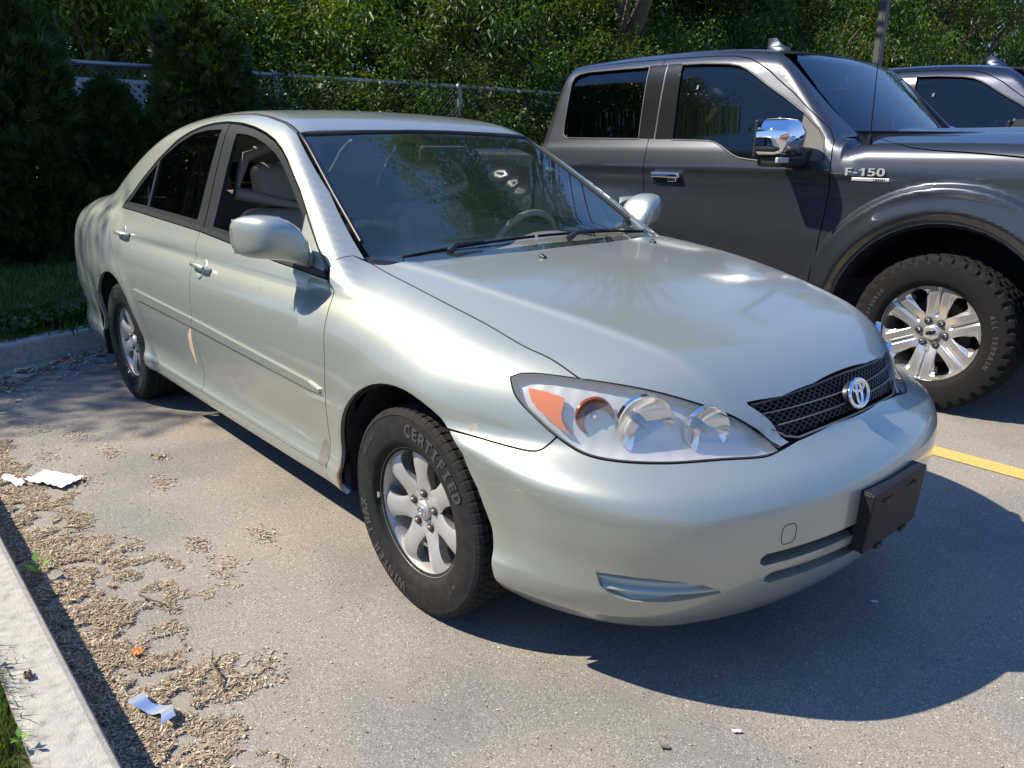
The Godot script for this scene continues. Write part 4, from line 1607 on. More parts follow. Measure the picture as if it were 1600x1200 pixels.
func truck_wheel(parent: Node, at: Vector3, outward: float, roll: float) -> void:
	var w := Node3D.new()
	w.name = "wheel"
	w.transform = Transform3D(Basis(Vector3.UP, 0.0 if outward > 0 else PI) * Basis(Vector3.BACK, roll), at)
	parent.add_child(w, true)
	if truck_wheel_meshes.is_empty():
		var D := truck_wheel_meshes
		D.tyre = tyre_mesh(0.412, 0.264, 0.140, 38, true)
		var st := SurfaceTool.new()
		st.begin(Mesh.PRIMITIVE_TRIANGLES)
		arc_text(st, "ALL-TERRAIN", 0.325, -22, 0.032, 0.1405, 0.026)
		arc_text(st, "LT275/60R20", 0.325, 140, 0.028, 0.1405, 0.024)
		D.letters = st.commit()
		var mb := MB.new()
		lathe(mb, [[0.235, -0.10], [0.240, 0.04], [0.250, 0.088], [0.258, 0.105], [0.270, 0.107], [0.2745, 0.100], [0.2745, 0.08]], 72)
		D.rim = mb.done()
		var h := func(u: float, v: float) -> float:
			var r := sqrt(u * u + v * v)
			var a := atan2(v, u)
			var off := absf(a * r)
			var t := clampf((r - 0.07) / 0.18, 0.0, 1.0)
			var z := 0.062 + 0.036 * sin(t * PI * 0.55)
			z -= 0.020 * smoothstep(0.016, 0.004, off) * smoothstep(0.075, 0.11, r)
			z -= 0.016 * smoothstep(0.048, 0.066, off) * smoothstep(0.09, 0.13, r) * smoothstep(0.235, 0.215, r)
			return z
		var sp := PackedVector2Array()
		var edge := [[0.030, 30.0], [0.085, 30.0], [0.105, 29.4], [0.116, 27.5], [0.126, 24.8], [0.150, 22.0], [0.180, 20.2], [0.212, 19.2], [0.226, 20.2], [0.236, 22.5], [0.242, 26.0]]
		for e in edge:
			sp.append(Vector2(cos(deg_to_rad(e[1])), sin(deg_to_rad(e[1]))) * e[0])
		for k in 5:
			var a2 := deg_to_rad(lerpf(29.9, -29.9, k / 4.0))
			sp.append(Vector2(cos(a2), sin(a2)) * 0.257)
		for k in range(edge.size() - 1, -1, -1):
			sp.append(Vector2(cos(deg_to_rad(-edge[k][1])), sin(deg_to_rad(-edge[k][1]))) * edge[k][0])
		D.spoke = patch(sp, 0.007, 0.007, height_surf(h), 0.05)
		mb = MB.new()
		lathe(mb, [[0.0, 0.082], [0.030, 0.081], [0.036, 0.078], [0.040, 0.070], [0.040, 0.05]], 32)
		D.cap = mb.done()
		mb = MB.new()
		oval_ring(mb, 0.026, 0.011, Vector3(0, 0, 0.082), 0.0014)
		lathe(mb, [[0.0, 0.0828], [0.024, 0.0822], [0.025, 0.080]], 28)
		for k in range(mb.p.size() - 28 * 4, mb.p.size()):
			mb.p[k].y *= 0.42
		D.logo = mb.done()
		mb = MB.new()
		lathe(mb, [[0.0, 0.084], [0.008, 0.083], [0.0125, 0.074], [0.0135, 0.05]], 8)
		D.nut = mb.done()
		mb = MB.new()
		lathe(mb, [[0.0, 0.0685], [0.018, 0.0675], [0.0205, 0.0640]], 20)
		D.pocket = mb.done()
		mb = MB.new()
		lathe(mb, [[0.03, 0.0], [0.17, 0.0], [0.172, -0.01], [0.05, -0.012]], 40)
		D.disc = mb.done()
		mb = MB.new()
		lathe(mb, [[0.0, -0.09], [0.24, -0.09]], 36)
		D.back = mb.done()
		var s2 := SurfaceTool.new()
		s2.begin(Mesh.PRIMITIVE_TRIANGLES)
		s2.append_from(text_mesh("Ford", 0.013, 0.001, false), 0, Transform3D(Basis.IDENTITY, Vector3(0, 0, 0.0835)))
		D.script = s2.commit()
	var T := truck_wheel_meshes
	var ty := part(w, "tyre", T.tyre, M["rubber"])
	part(ty, "lettering", T.letters, M["tyre lettering"])
	var rim := part(w, "rim", T.rim, M["bright alloy"])
	part(rim, "back_plate", T.back, M["liner"])
	for k in 6:
		var s := part(rim, "spoke", T.spoke, M["bright alloy"])
		s.rotation.z = TAU * k / 6
	var cap := part(w, "hub_cap", T.cap, M["bright alloy"])
	part(cap, "emblem", T.logo, M["grey paint"])
	part(cap, "emblem_script", T.script, M["chrome"])
	for k in 6:
		var a := TAU * (k + 0.5) / 6
		var nut := part(w, "lug_nut", T.nut, M["chrome"])
		nut.position = Vector3(cos(a), sin(a), 0) * 0.068
		var pk := part(w, "lug_pocket", T.pocket, M["brake"])
		pk.position = Vector3(cos(a), sin(a), 0) * 0.068
		pk.position.z = 0.004
	part(w, "brake_disc", T.disc, M["brake"])
var truck_wheel_meshes := {}

func truck(at: Vector3) -> Node3D:
	truck_curves()
	var car := thing("pickup_truck", "dark grey crew-cab pickup with chrome mirror cap and polished six-spoke wheels, beside the silver sedan", "pickup truck", at)
	var P: StandardMaterial3D = M["grey paint"]
	var G := 0.003
	var fgap := sxy(1, [-.69, .47, -.68, .674, -.667, .852, -.645, 1.124, -.65, 1.25, -.672, 1.385])
	var rgap := sxy(1, [-1.985, .47, -1.972, .9, -1.971, 1.024, -1.976, 1.306, -1.985, 1.39, -2.04, 1.90])
	var dtop := sxy(1, [-.672, 1.385, -.72, 1.45, -.83, 1.53, -1.00, 1.66, -1.20, 1.795, -1.36, 1.872, -1.48, 1.898, -1.62, 1.908, -2.04, 1.918])
	var rtop := sxy(1, [-2.04, 1.918, -2.70, 1.918, -2.86, 1.905, -2.93, 1.86, -2.96, 1.75, -2.965, 1.40, -2.96, 1.0, -2.95, .75])
	var fwin := sxy(1, [-1.79, 1.395, -1.87, 1.872, -1.70, 1.868, -1.505, 1.852, -1.42, 1.836, -1.356, 1.810, -1.28, 1.768, -1.194, 1.715, -1.04, 1.63, -.90, 1.545, -.78, 1.455, -.735, 1.405, -.71, 1.34, -.70, 1.285, -.74, 1.272, -.886, 1.272, -1.12, 1.274, -1.184, 1.280, -1.25, 1.288, -1.298, 1.305, -1.36, 1.338, -1.403, 1.360, -1.45, 1.378, -1.506, 1.388])
	var rwin := sxy(1, [-2.075, 1.40, -2.145, 1.876, -2.72, 1.876, -2.80, 1.868, -2.845, 1.845, -2.86, 1.80, -2.83, 1.50, -2.815, 1.44, -2.79, 1.415, -2.75, 1.408])
	var ofw := outline(1, uv_side, fwin)
	var orw := outline(1, uv_side, rwin)
	var pb := sxy(1, [-1.787, 1.397, -1.868, 1.874, -1.985, 1.876, -1.93, 1.397])
	var pb2 := sxy(1, [-1.945, 1.399, -2.0, 1.876, -2.142, 1.876, -2.073, 1.402])
	var o := grow(outline(1, uv_side, fgap + dtop.slice(3) + flip(rgap).slice(3)), -G)
	var door_f := patch(o, 0.03, 0.028, on_side(1), 0.015, [ofw])
	var dfb := patch(grow(o, 0.014), 0.09, 0.08, on_side(1, -0.03), 0.0, [grow(ofw, -0.006)])
	o = grow(outline(1, uv_side, rgap.slice(0, 15) + rtop + sxy(1, [-2.98, .60, -2.98, .47])), -G)
	var door_r := patch(o, 0.03, 0.028, on_side(1), 0.015, [orw])
	var drb := patch(grow(o, 0.014), 0.09, 0.08, on_side(1, -0.03), 0.0, [grow(orw, -0.006)])
	var arc_f := []
	for j in 21:
		var a := deg_to_rad(lerpf(-6, 186, j / 20.0))
		arc_f.append_array([0.555 * cos(a), 0.425 + 0.555 * sin(a)])
	arc_f = sxy(1, arc_f)
	var hoodedge := sxy(1, [-.52, 1.395, -.44, 1.391, -.36, 1.374, -.261, 1.352, -.129, 1.338, .156, 1.320, .291, 1.308, .5, 1.285, .70, 1.25])
	var fen := fgap + [-.66, 1.405, .90] + hoodedge + sxy(1, [.74, 1.10, .78, .95, .80, .75, .76, .62, .68, .50, .56, .47]) + arc_f + sxy(1, [-.56, .46])
	o = grow(outline(1, uv_side, fen), -G)
	var fender := patch(o, 0.013, 0.013, on_side(1), 0.02)
	var fback := patch(grow(o, 0.01), 0.09, 0.08, on_side(1, -0.03))
	# roof side with the pillars
	var fr := [-.655, 1.395, .93, -.62, 1.43, .80, -.64, 1.45, .775, -.78, 1.55, .775, -.98, 1.70, .745, -1.15, 1.83, .715, -1.22, 1.90, .68, -1.32, 1.935, .655, -1.6, 1.965, .65, -2.2, 1.972, .65, -2.8, 1.955, .65, -2.98, 1.92, .66]
	fr += sxy(1, [-3.045, 1.86, -3.05, 1.5, -3.06, 1.36, -3.06, .47, -2.985, .47, -2.985, .60]) + flip(rtop) + flip(dtop).slice(3)
	var frame := patch(grow(outline(1, uv_side, fr), -0.001), 0.015, 0.013, on_side(1), 0.02)
	# load bed flank
	var arc_r := []
	for j in 21:
		var a := deg_to_rad(lerpf(-6, 186, j / 20.0))
		arc_r.append_array([-3.68 - 0.0 + 0.555 * cos(a), 0.425 + 0.555 * sin(a)])
	var bed := sxy(1, [-3.085, .47, -3.085, 1.33, -5.27, 1.33, -5.27, .5, -4.4, .47]) + flip(sxy(1, arc_r))
	var bedm := patch(outline(1, uv_side, bed), 0.05, 0.05, on_side(1), 0.03)
	var sail := sxy(1, [-.90, 1.545, -.78, 1.455, -.735, 1.405, -.71, 1.34, -.70, 1.285, -.74, 1.272, -.875, 1.272, -.895, 1.40])
	for side in [1, -1]:
		var mm := func(m: ArrayMesh) -> ArrayMesh:
			return m if side == 1 else mirrored(m)
		var q := part(car, "fender", mm.call(fender), P)
		part(q, "gap_shade", mm.call(fback), M["gap"])  # black backing sheet added to darken the gaps round the panel
		truck_badge(q, side)
		var d1 := part(car, "front_door", mm.call(door_f), P)
		part(d1, "gap_shade", mm.call(dfb), M["gap"])
		part(d1, "window_glass", mm.call(patch(grow(ofw, 0.008), 0.05, 0.05, on_side(1, -0.012))), M["truck glass"])
		part(d1, "pillar_cover", mm.call(patch(outline(1, uv_side, pb), 0.03, 0.03, on_side(1, 0.003), 0.006)), M["gloss black"])
		part(d1, "sail_panel", mm.call(patch(outline(1, uv_side, sail), 0.03, 0.03, on_side(1, -0.006))), M["sail grey"])
		part(d1, "window_seal", mm.call(rim_tube(1, ofw, 0.007, -0.003)), M["black trim"])
		truck_handle(d1, Vector3(-1.775, 1.165, side))
		var d2 := part(car, "rear_door", mm.call(door_r), P)
		part(d2, "gap_shade", mm.call(drb), M["gap"])
		part(d2, "window_glass", mm.call(patch(grow(orw, 0.008), 0.05, 0.05, on_side(1, -0.012))), M["tinted glass"])
		part(d2, "pillar_cover", mm.call(patch(outline(1, uv_side, pb2), 0.03, 0.03, on_side(1, 0.003), 0.006)), M["gloss black"])
		part(d2, "window_seal", mm.call(rim_tube(1, orw, 0.007, -0.003)), M["black trim"])
		truck_handle(d2, Vector3(-2.80, 1.175, side))
		part(car, "side_frame", mm.call(frame), P)
		part(car, "bed_side", mm.call(bedm), P)
		truck_mirror(car, side)
		for wx in [0.0, -3.68]:
			var mb := MB.new()
			var rows := []
			for zz in [0.985, 0.90, 0.55]:
				var row := []
				for j in 25:
					var a := deg_to_rad(lerpf(-12, 192, j / 24.0))
					row.append(mb.vert(Vector3(wx + 0.565 * cos(a), 0.425 + 0.565 * sin(a), zz * side), Vector3(-cos(a), -sin(a), 0)))
				rows.append(row)
			for r in 2:
				for j in 24:
					mb.quad(rows[r][j], rows[r + 1][j], rows[r + 1][j + 1], rows[r][j + 1])
			var ctr := mb.vert(Vector3(wx, 0.425, 0.55 * side), Vector3(0, 0, side))
			for j in 24:
				mb.tri(ctr, rows[2][j], rows[2][j + 1])
			part(car, "wheel_housing", mb.done(), M["liner"])
			truck_wheel(car, Vector3(wx, 0.412, 0.885 * side), side, 0.42 if wx == 0.0 else 0.9)
	# hood, roof, glass
	var hd := [-.435, 0, .3, -.48, 0, .55, -.53, 0, .74, -.55, 0, .84] + hoodedge + [.76, 0, .85, .82, 0, .6, .86, 0, .3]
	o = grow(outline(1, uv_top, hd + twin(hd)), -G)
	var hood := part(car, "hood", patch(o, 0.03, 0.03, truck_hood(), 0.02), P)
	part(hood, "gap_shade", patch(grow(o, 0.012), 0.08, 0.08, on_top(1, -0.035)), M["gap"])
	var cw := [-.42, 0, .2, -.435, 0, .3, -.48, 0, .55, -.53, 0, .74, -.56, 0, .84, -.66, 0, .83, -.66, 0, .70, -.60, 0, .4, -.56, 0, .2]
	part(car, "cowl", patch(outline(1, uv_top, cw + twin(cw)), 0.04, 0.04, on_top(1, -0.012)), M["black trim"])
	var rf := [-1.155, 0, .15, -1.19, 0, .5, -1.235, 0, .655, -1.32, 0, .645, -1.6, 0, .64, -2.2, 0, .64, -2.8, 0, .64, -2.97, 0, .63, -3.0, 0, .3]
	var roof := part(car, "roof", patch(outline(1, uv_top, rf + twin(rf)), 0.04, 0.04, on_top(1), 0.015), P)
	var fin := MB.new()
	var fr2 := []
	for q in [[-.010, .085, .034], [.012, .075, .030], [.024, .045, .020], [.040, .020, .010], [.062, -.004, .006], [.078, -.022, .003]]:
		var ring := []
		for j in 20:
			var a := TAU * j / 20
			ring.append(Vector3((q[1] - .085) / 2 + (q[1] + .085) / 2 * cos(a), q[0], q[2] * sin(a)))
		fr2.append(ring)
	loft(fin, fr2)
	var fp := part(roof, "antenna_fin", fin.done(), P)
	fp.position = on_top(1).call(-1.42, .36)[0]
	var wsp := PackedVector2Array([Vector2(.20, 1.42), Vector2(.72, 1.425), Vector2(.775, 1.46), Vector2(.745, 1.66), Vector2(.69, 1.85), Vector2(.63, 1.882), Vector2(.4, 1.898), Vector2(-.4, 1.898), Vector2(-.63, 1.882), Vector2(-.69, 1.85), Vector2(-.745, 1.66), Vector2(-.775, 1.46), Vector2(-.72, 1.425), Vector2(-.20, 1.42)])
	part(car, "windshield", patch(wsp, 0.06, 0.04, on_front(1, -0.003)), M["truck glass"])
	for q in [[.62, -.05], [-.02, -.68]]:
		var mb := MB.new()
		var path := []
		for j in 7:
			var t := j / 6.0
			var zz := lerpf(q[0], q[1], t)
			path.append(on_front(1, 0.016).call(zz, 1.432 + 0.02 * t)[0])
		tube(mb, path, 0.009, 6)
		part(car, "wiper", mb.done(), M["rubber"])
	# whip aerial on the fender
	var an := MB.new()
	var ab: Vector3 = hit(1, Vector3(-.497, 0.9, .895), Vector3(0, 1, 0), 0, 1, 0.0)[0]
	lathe(an, [[0.0, 0.05], [0.010, 0.045], [0.015, 0.02], [0.019, -0.01]], 14, ab, Basis(Vector3.RIGHT, -PI / 2))
	tube(an, [ab + Vector3(0, 0.04, 0), ab + Vector3(-0.02, 0.42, -.02), ab + Vector3(-0.045, 0.84, -.05)], [0.004, 0.0025, 0.0018], 6)
	part(car, "whip_aerial", an.done(), M["rubber"])
	# front end
	var zp := func(w0: float, y0: float, y1: float) -> PackedVector2Array:
		return PackedVector2Array([Vector2(-w0, y0), Vector2(w0, y0), Vector2(w0, y1), Vector2(-w0, y1)])
	part(car, "grille", patch(zp.call(.56, .80, 1.22), 0.05, 0.05, on_front(1, -0.01), 0.03), M["gloss black"])
	for y in [.84, .93, 1.02, 1.11, 1.19]:
		var mb := MB.new()
		var path := []
		for j in 9:
			path.append(on_front(1, 0.004).call(lerpf(-.55, .55, j / 8.0), y)[0])
		tube(mb, path, 0.016, 6)
		part(car, "grille_bar", mb.done(), M["chrome"])
	for side in [1, -1]:
		var hlp := PackedVector2Array([Vector2(.58 * side, .84), Vector2(.86 * side, .86), Vector2(.86 * side, 1.19), Vector2(.58 * side, 1.21)])
		part(car, "headlight", patch(hlp, 0.04, 0.04, on_front(1, 0.0), 0.04), M["reflector"])
	part(car, "front_bumper", patch(zp.call(.84, .48, .78), 0.04, 0.04, on_front(1, 0.02), 0.05), M["chrome"])
	# underbody, bed, cabin
	var mb3 := MB.new()
	mb3.box(Vector3(-1.5, .55, 0), Vector3(2.9, .16, 1.7))
	mb3.box(Vector3(-4.2, .60, 0), Vector3(2.1, .12, 1.0))
	mb3.box(Vector3(.1, .62, 0), Vector3(1.3, .2, .9))
	part(car, "frame", mb3.done(), M["liner"])
	mb3 = MB.new()
	mb3.box(Vector3(-4.18, .78, 0), Vector3(2.15, .05, 1.7))
	mb3.box(Vector3(-5.26, 1.05, 0), Vector3(.06, .60, 1.84))
	part(car, "tailgate", mb3.done(), P)
	mb3 = MB.new()
	mb3.box(Vector3(-2.97, .98, 0), Vector3(.03, .86, 1.70))
	part(car, "cab_rear_wall", mb3.done(), M["dark trim"])
	part(car, "rear_window", patch(PackedVector2Array([Vector2(.74, 1.42), Vector2(.66, 1.86), Vector2(-.66, 1.86), Vector2(-.74, 1.42)]), .06, .06, on_back(1, -.002)), M["tinted glass"])
	for z in [.42, -.42]:
		var s := Node3D.new()
		s.name = "seat"
		s.position = Vector3(-1.75, .95, z)
		car.add_child(s, true)
		var mb := MB.new()
		rbox(mb, Vector3(0, 0, 0), Vector3(.52, .18, .54), .07)
		part(s, "cushion", mb.done(), M["dark trim"])
		mb = MB.new()
		rbox(mb, Vector3(-.32, .36, 0), Vector3(.16, .66, .50), .07, Basis(Vector3.BACK, .25))
		part(s, "backrest", mb.done(), M["dark trim"])
		mb = MB.new()
		rbox(mb, Vector3(-.44, .78, 0), Vector3(.11, .19, .28), .05, Basis(Vector3.BACK, .15))
		part(s, "headrest", mb.done(), M["dark trim"])
	mb3 = MB.new()
	rbox(mb3, Vector3(-.92, 1.22, 0), Vector3(.55, .34, 1.66), .10)
	part(car, "dashboard", mb3.done(), M["dark trim"])
	mb3 = MB.new()
	rbox(mb3, Vector3(-1.05, 1.76, 0), Vector3(.03, .08, .26), .02)
	part(car, "rear_view_mirror", mb3.done(), M["dark trim"])
	return car

func truck_hood() -> Callable:
	var s := on_top(1)
	return func(u: float, v: float) -> Array:
		var b: Array = s.call(u, v)
		var e := (absf(v) - 0.58) / 0.05
		var lift := 0.018 * smoothstep(1.0, -1.0, e)
		return [b[0] + Vector3(0, lift, 0), (b[1] + Vector3(0, 0, signf(v) * (0.30 if absf(e) < 1.0 else 0.0) * (1.0 - absf(e)))).normalized()]

func rim_tube(k: int, o: PackedVector2Array, r: float, off: float) -> ArrayMesh:
	var mb := MB.new()
	var path := []
	for q in dense(o, 0.04):
		path.append(on_side(k, off).call(q.x, q.y)[0])
	path.append(path[0])
	tube(mb, path, r, 6, false)
	return mb.done()

func truck_badge(fender: Node3D, side: float) -> void:
	var s: Array = hit(1, Vector3(-.455, 1.212, 0), Vector3(0, 0, 1), 0, 1.3, -0.001)
	var b := Node3D.new()
	b.name = "badge"
	var n: Vector3 = s[1]
	var up := Vector3(0.0, 1, 0)
	up = (up - n * up.dot(n)).normalized()
	var xa := up.cross(n)
	var pos: Vector3 = s[0]
	if side < 0:
		b.transform = Transform3D(Basis(Vector3(-1, 0, 0), Vector3(0, 1, 0), Vector3(0, 0, -1)), Vector3(pos.x, pos.y, -pos.z))
	else:
		b.transform = Transform3D(Basis(xa, up, n), pos)
	fender.add_child(b, true)
	var st := SurfaceTool.new()
	st.begin(Mesh.PRIMITIVE_TRIANGLES)
	st.append_from(text_mesh("F-150", 0.090, 0.012), 0, Transform3D(Basis.from_scale(Vector3(1.0, 0.62, 1)), Vector3(0, 0.012, 0.006)))
	part(b, "lettering", st.commit(), M["alloy"], "raised bright metal lettering on the fender")
	var mb := MB.new()
	rbox(mb, Vector3(0.035, -0.027, 0.003), Vector3(0.205, 0.018, 0.008), 0.003)
	part(b, "bar", mb.done(), M["alloy"])
	st = SurfaceTool.new()
	st.begin(Mesh.PRIMITIVE_TRIANGLES)
	st.append_from(text_mesh("LARIAT", 0.019, 0.002), 0, Transform3D(Basis.IDENTITY, Vector3(0.085, -0.027, 0.0075)))
	part(b, "trim_name", st.commit(), M["black trim"])

func truck_handle(door: Node3D, at: Vector3) -> void:
	var s: Array = hit(1, Vector3(at.x, at.y, 0), Vector3(0, 0, 1), 0, 1.3, 0.0)
	var h := Node3D.new()
	h.name = "handle"
	h.position = Vector3(s[0].x, s[0].y, s[0].z * at.z)
	h.rotation.y = 0.0 if at.z > 0 else PI
	door.add_child(h, true)
	var mb := MB.new()
	rbox(mb, Vector3(0, 0, 0.001), Vector3(0.235, 0.098, 0.008), 0.004)
	part(h, "bezel", mb.done(), M["gloss black"])
	mb = MB.new()
	rbox(mb, Vector3(0, 0.006, 0.032), Vector3(0.225, 0.034, 0.022), 0.011)
	rbox(mb, Vector3(-0.10, 0.006, 0.016), Vector3(0.028, 0.034, 0.036), 0.008)
	rbox(mb, Vector3(0.10, 0.006, 0.016), Vector3(0.028, 0.034, 0.036), 0.008)
	part(h, "grip", mb.done(), M["chrome"])
	mb = MB.new()
	rbox(mb, Vector3(0.05, -0.022, 0.012), Vector3(0.07, 0.028, 0.018), 0.006)
	part(h, "lock_cover", mb.done(), M["chrome"])

func truck_mirror(car: Node3D, side: float) -> void:
	var m := Node3D.new()
	m.name = "mirror"
	m.position = Vector3(-.86, 1.385, 1.165 * side)
	m.rotation.y = -0.10 * side
	m.scale = Vector3(1, 1, side)
	car.add_child(m, true)
	var mb := MB.new()
	# chrome cap: a domed block with clipped upper corners
	var rings := []
	for l in [[1.0, -0.075], [1.0, -0.02], [0.985, 0.015], [0.95, 0.040], [0.88, 0.060], [0.76, 0.075], [0.58, 0.085], [0.35, 0.091], [0.12, 0.093]]:
		var ring := []
		for j in 40:
			var a := TAU * j / 40
			var zz := 0.140 * sgnpow(cos(a), 0.55)
			var yy := 0.105 * sgnpow(sin(a), 0.55)
			if yy > 0.0:
				var over := maxf(0.0, absf(zz) / 0.140 + yy / 0.105 - 1.42)
				yy -= over * 0.075
				zz -= signf(zz) * over * 0.05
			ring.append(Vector3(l[1], 0.015 + yy * l[0], zz * l[0]))
		rings.append(ring)
	loft(mb, rings)
	part(m, "cap", mb.done(), M["mirror chrome"], "faceted chrome mirror cap")
	mb = MB.new()
	rbox(mb, Vector3(-.02, -.110, -.03), Vector3(.16, .06, .24), .02)
	rbox(mb, Vector3(-.01, -.085, -.19), Vector3(.13, .10, .12), .03)
	rbox(mb, Vector3(-.095, 0.01, 0), Vector3(.02, .20, .25), .008)
	part(m, "base", mb.done(), M["black trim"])
	mb = MB.new()
	rbox(mb, Vector3(.062, -.103, .075), Vector3(.02, .030, .10), .006)
	part(m, "marker_lamp", mb.done(), M["lamp housing"])
	mb = MB.new()
	mb.box(Vector3(-.107, .01, 0), Vector3(.004, .17, .22))
	part(m, "glass", mb.done(), M["chrome"])

# ------------------------------------------------------------------ plants
func leaf_cluster(sd: int, n: int, length: float, width: float, spread: float, droop: float) -> ArrayMesh:
	var rng := RandomNumberGenerator.new()
	rng.seed = sd
	var mb := MB.new()
	for k in n:
		var at := Vector3(rng.randfn(0, 1), rng.randfn(0, 0.8), rng.randfn(0, 1)) * spread
		var dir := (at.normalized() * 0.8 + Vector3(rng.randf_range(-1, 1), rng.randf_range(-0.7, 0.4) - droop, rng.randf_range(-1, 1))).normalized()
		var side := dir.cross(Vector3(rng.randf_range(-0.5, 0.5), 1, rng.randf_range(-0.5, 0.5))).normalized()
		var up := side.cross(dir)
		var l := length * rng.randf_range(0.7, 1.25)
		var w := width * rng.randf_range(0.75, 1.2)
		var a := mb.vert(at, up)
		var b := mb.vert(at + dir * l * 0.35 + side * w + up * w * 0.25, (up - side * 0.4).normalized())
		var c := mb.vert(at + dir * l * 0.40, up)
		var d := mb.vert(at + dir * l * 0.35 - side * w + up * w * 0.25, (up + side * 0.4).normalized())
		var e := mb.vert(at + dir * l - Vector3(0, l * 0.15, 0), up)
		mb.tri(a, b, c)
		mb.tri(a, c, d)
		mb.tri(b, e, c)
		mb.tri(c, e, d)
	return mb.done()

func spray_mesh(sd: int) -> ArrayMesh:  # flat fan of scaly cedar twigs
	var rng := RandomNumberGenerator.new()
	rng.seed = sd
	var mb := MB.new()
	for k in 9:
		var a := lerpf(-1.15, 1.15, k / 8.0) + rng.randf_range(-0.1, 0.1)
		var l := (0.62 + 0.38 * cos(a)) * rng.randf_range(0.8, 1.15)
		var d := Vector3(sin(a) * 0.8, cos(a), rng.randf_range(-0.18, 0.18)).normalized()
		var s := d.cross(Vector3(0, 0, 1)).normalized() * 0.075
		var n := Vector3(rng.randf_range(-0.2, 0.2), 0, 1).normalized()
		var base := d * 0.08
		var i0 := mb.vert(base - s * 0.5, n)
		var i1 := mb.vert(base + s * 0.5, n)
		var i2 := mb.vert(d * l * 0.6 + s, n)
		var i3 := mb.vert(d * l * 0.6 - s, n)
		var i4 := mb.vert(d * l, n)
		mb.quad(i0, i1, i2, i3)
		mb.tri(i3, i2, i4)
	return mb.done()

func scatter(parent: Node, called: String, mesh: Mesh, m: Material, xf: Array, cols: Array) -> MultiMeshInstance3D:
	var mm := MultiMesh.new()
	mm.transform_format = MultiMesh.TRANSFORM_3D
	mm.use_colors = true
	mm.mesh = mesh
	mm.instance_count = xf.size()
	for k in xf.size():
		mm.set_instance_transform(k, xf[k])
		mm.set_instance_color(k, cols[k])
	var o := MultiMeshInstance3D.new()
	o.name = called
	o.multimesh = mm
	o.material_override = m
	parent.add_child(o, true)
	return o

func leaf_mat(called: String, back: Color, rough := 0.45) -> StandardMaterial3D:
	var m := mat(called, Color.WHITE, rough)
	m.vertex_color_use_as_albedo = true
	m.backlight_enabled = true
	m.backlight = back
	return m

var leaf_meshes := []
var spray_meshes := []
func tree(called: String, label: String, at: Vector3, lean: Vector3, trunk_r: float, centre: Vector3, radii: Vector3, clumps: int, per: int, sd: int, col: Color, group: String, leaf := 0, size := 1.0) -> Node3D:
	var t := thing(called, label, "tree", at, group)
	var rng := RandomNumberGenerator.new()
	rng.seed = sd
	var mb := MB.new()
	var top := centre + Vector3(0, radii.y * 0.3, 0)
	var path := []
	var rad := []
	for k in 9:
		var u := k / 8.0
		path.append(Vector3(0, -0.1, 0).lerp(top, u) + lean * sin(u * PI) + Vector3(rng.randf_range(-1, 1), 0, rng.randf_range(-1, 1)) * 0.06)
		rad.append(trunk_r * lerpf(1.15, 0.22, u))
	tube(mb, path, rad, 9)
	part(t, "trunk", mb.done(), M["bark"])
	var xf := []
	var cols := []
	var lm := MB.new()
	for c in clumps:
		var d := Vector3(rng.randfn(0, 1), rng.randfn(0, 1), rng.randfn(0, 1)).normalized() * pow(rng.randf(), 0.38)
		var cc := centre + d * radii
		var sz := rng.randf_range(0.35, 0.85)
		if c % 4 == 0:
			var s0: Vector3 = path[clampi(2 + int(rng.randf() * 5), 2, 7)]
			tube(lm, [s0, s0.lerp(cc, 0.5) + Vector3(0, 0.15, 0), cc], [trunk_r * 0.32, trunk_r * 0.18, 0.008], 5, false)
		var tone := rng.randf_range(0.7, 1.25)
		for k in per:
			var q := cc + Vector3(rng.randfn(0, 0.42), rng.randfn(0, 0.30), rng.randfn(0, 0.42)) * sz
			var b := Basis.from_euler(Vector3(rng.randf_range(-0.5, 0.5), rng.randf() * TAU, rng.randf_range(-0.5, 0.5))).scaled(Vector3.ONE * rng.randf_range(0.75, 1.25) * size)
			xf.append(Transform3D(b, q))
			var g := tone * rng.randf_range(0.8, 1.2)
			cols.append(Color(col.r * g * rng.randf_range(0.85, 1.2), col.g * g, col.b * g))
	if lm.p.size() > 0:
		part(t, "limbs", lm.done(), M["bark"])
	scatter(t, "crown", leaf_meshes[leaf], M["leaf"], xf, cols).set_meta("kind", "stuff")
	return t

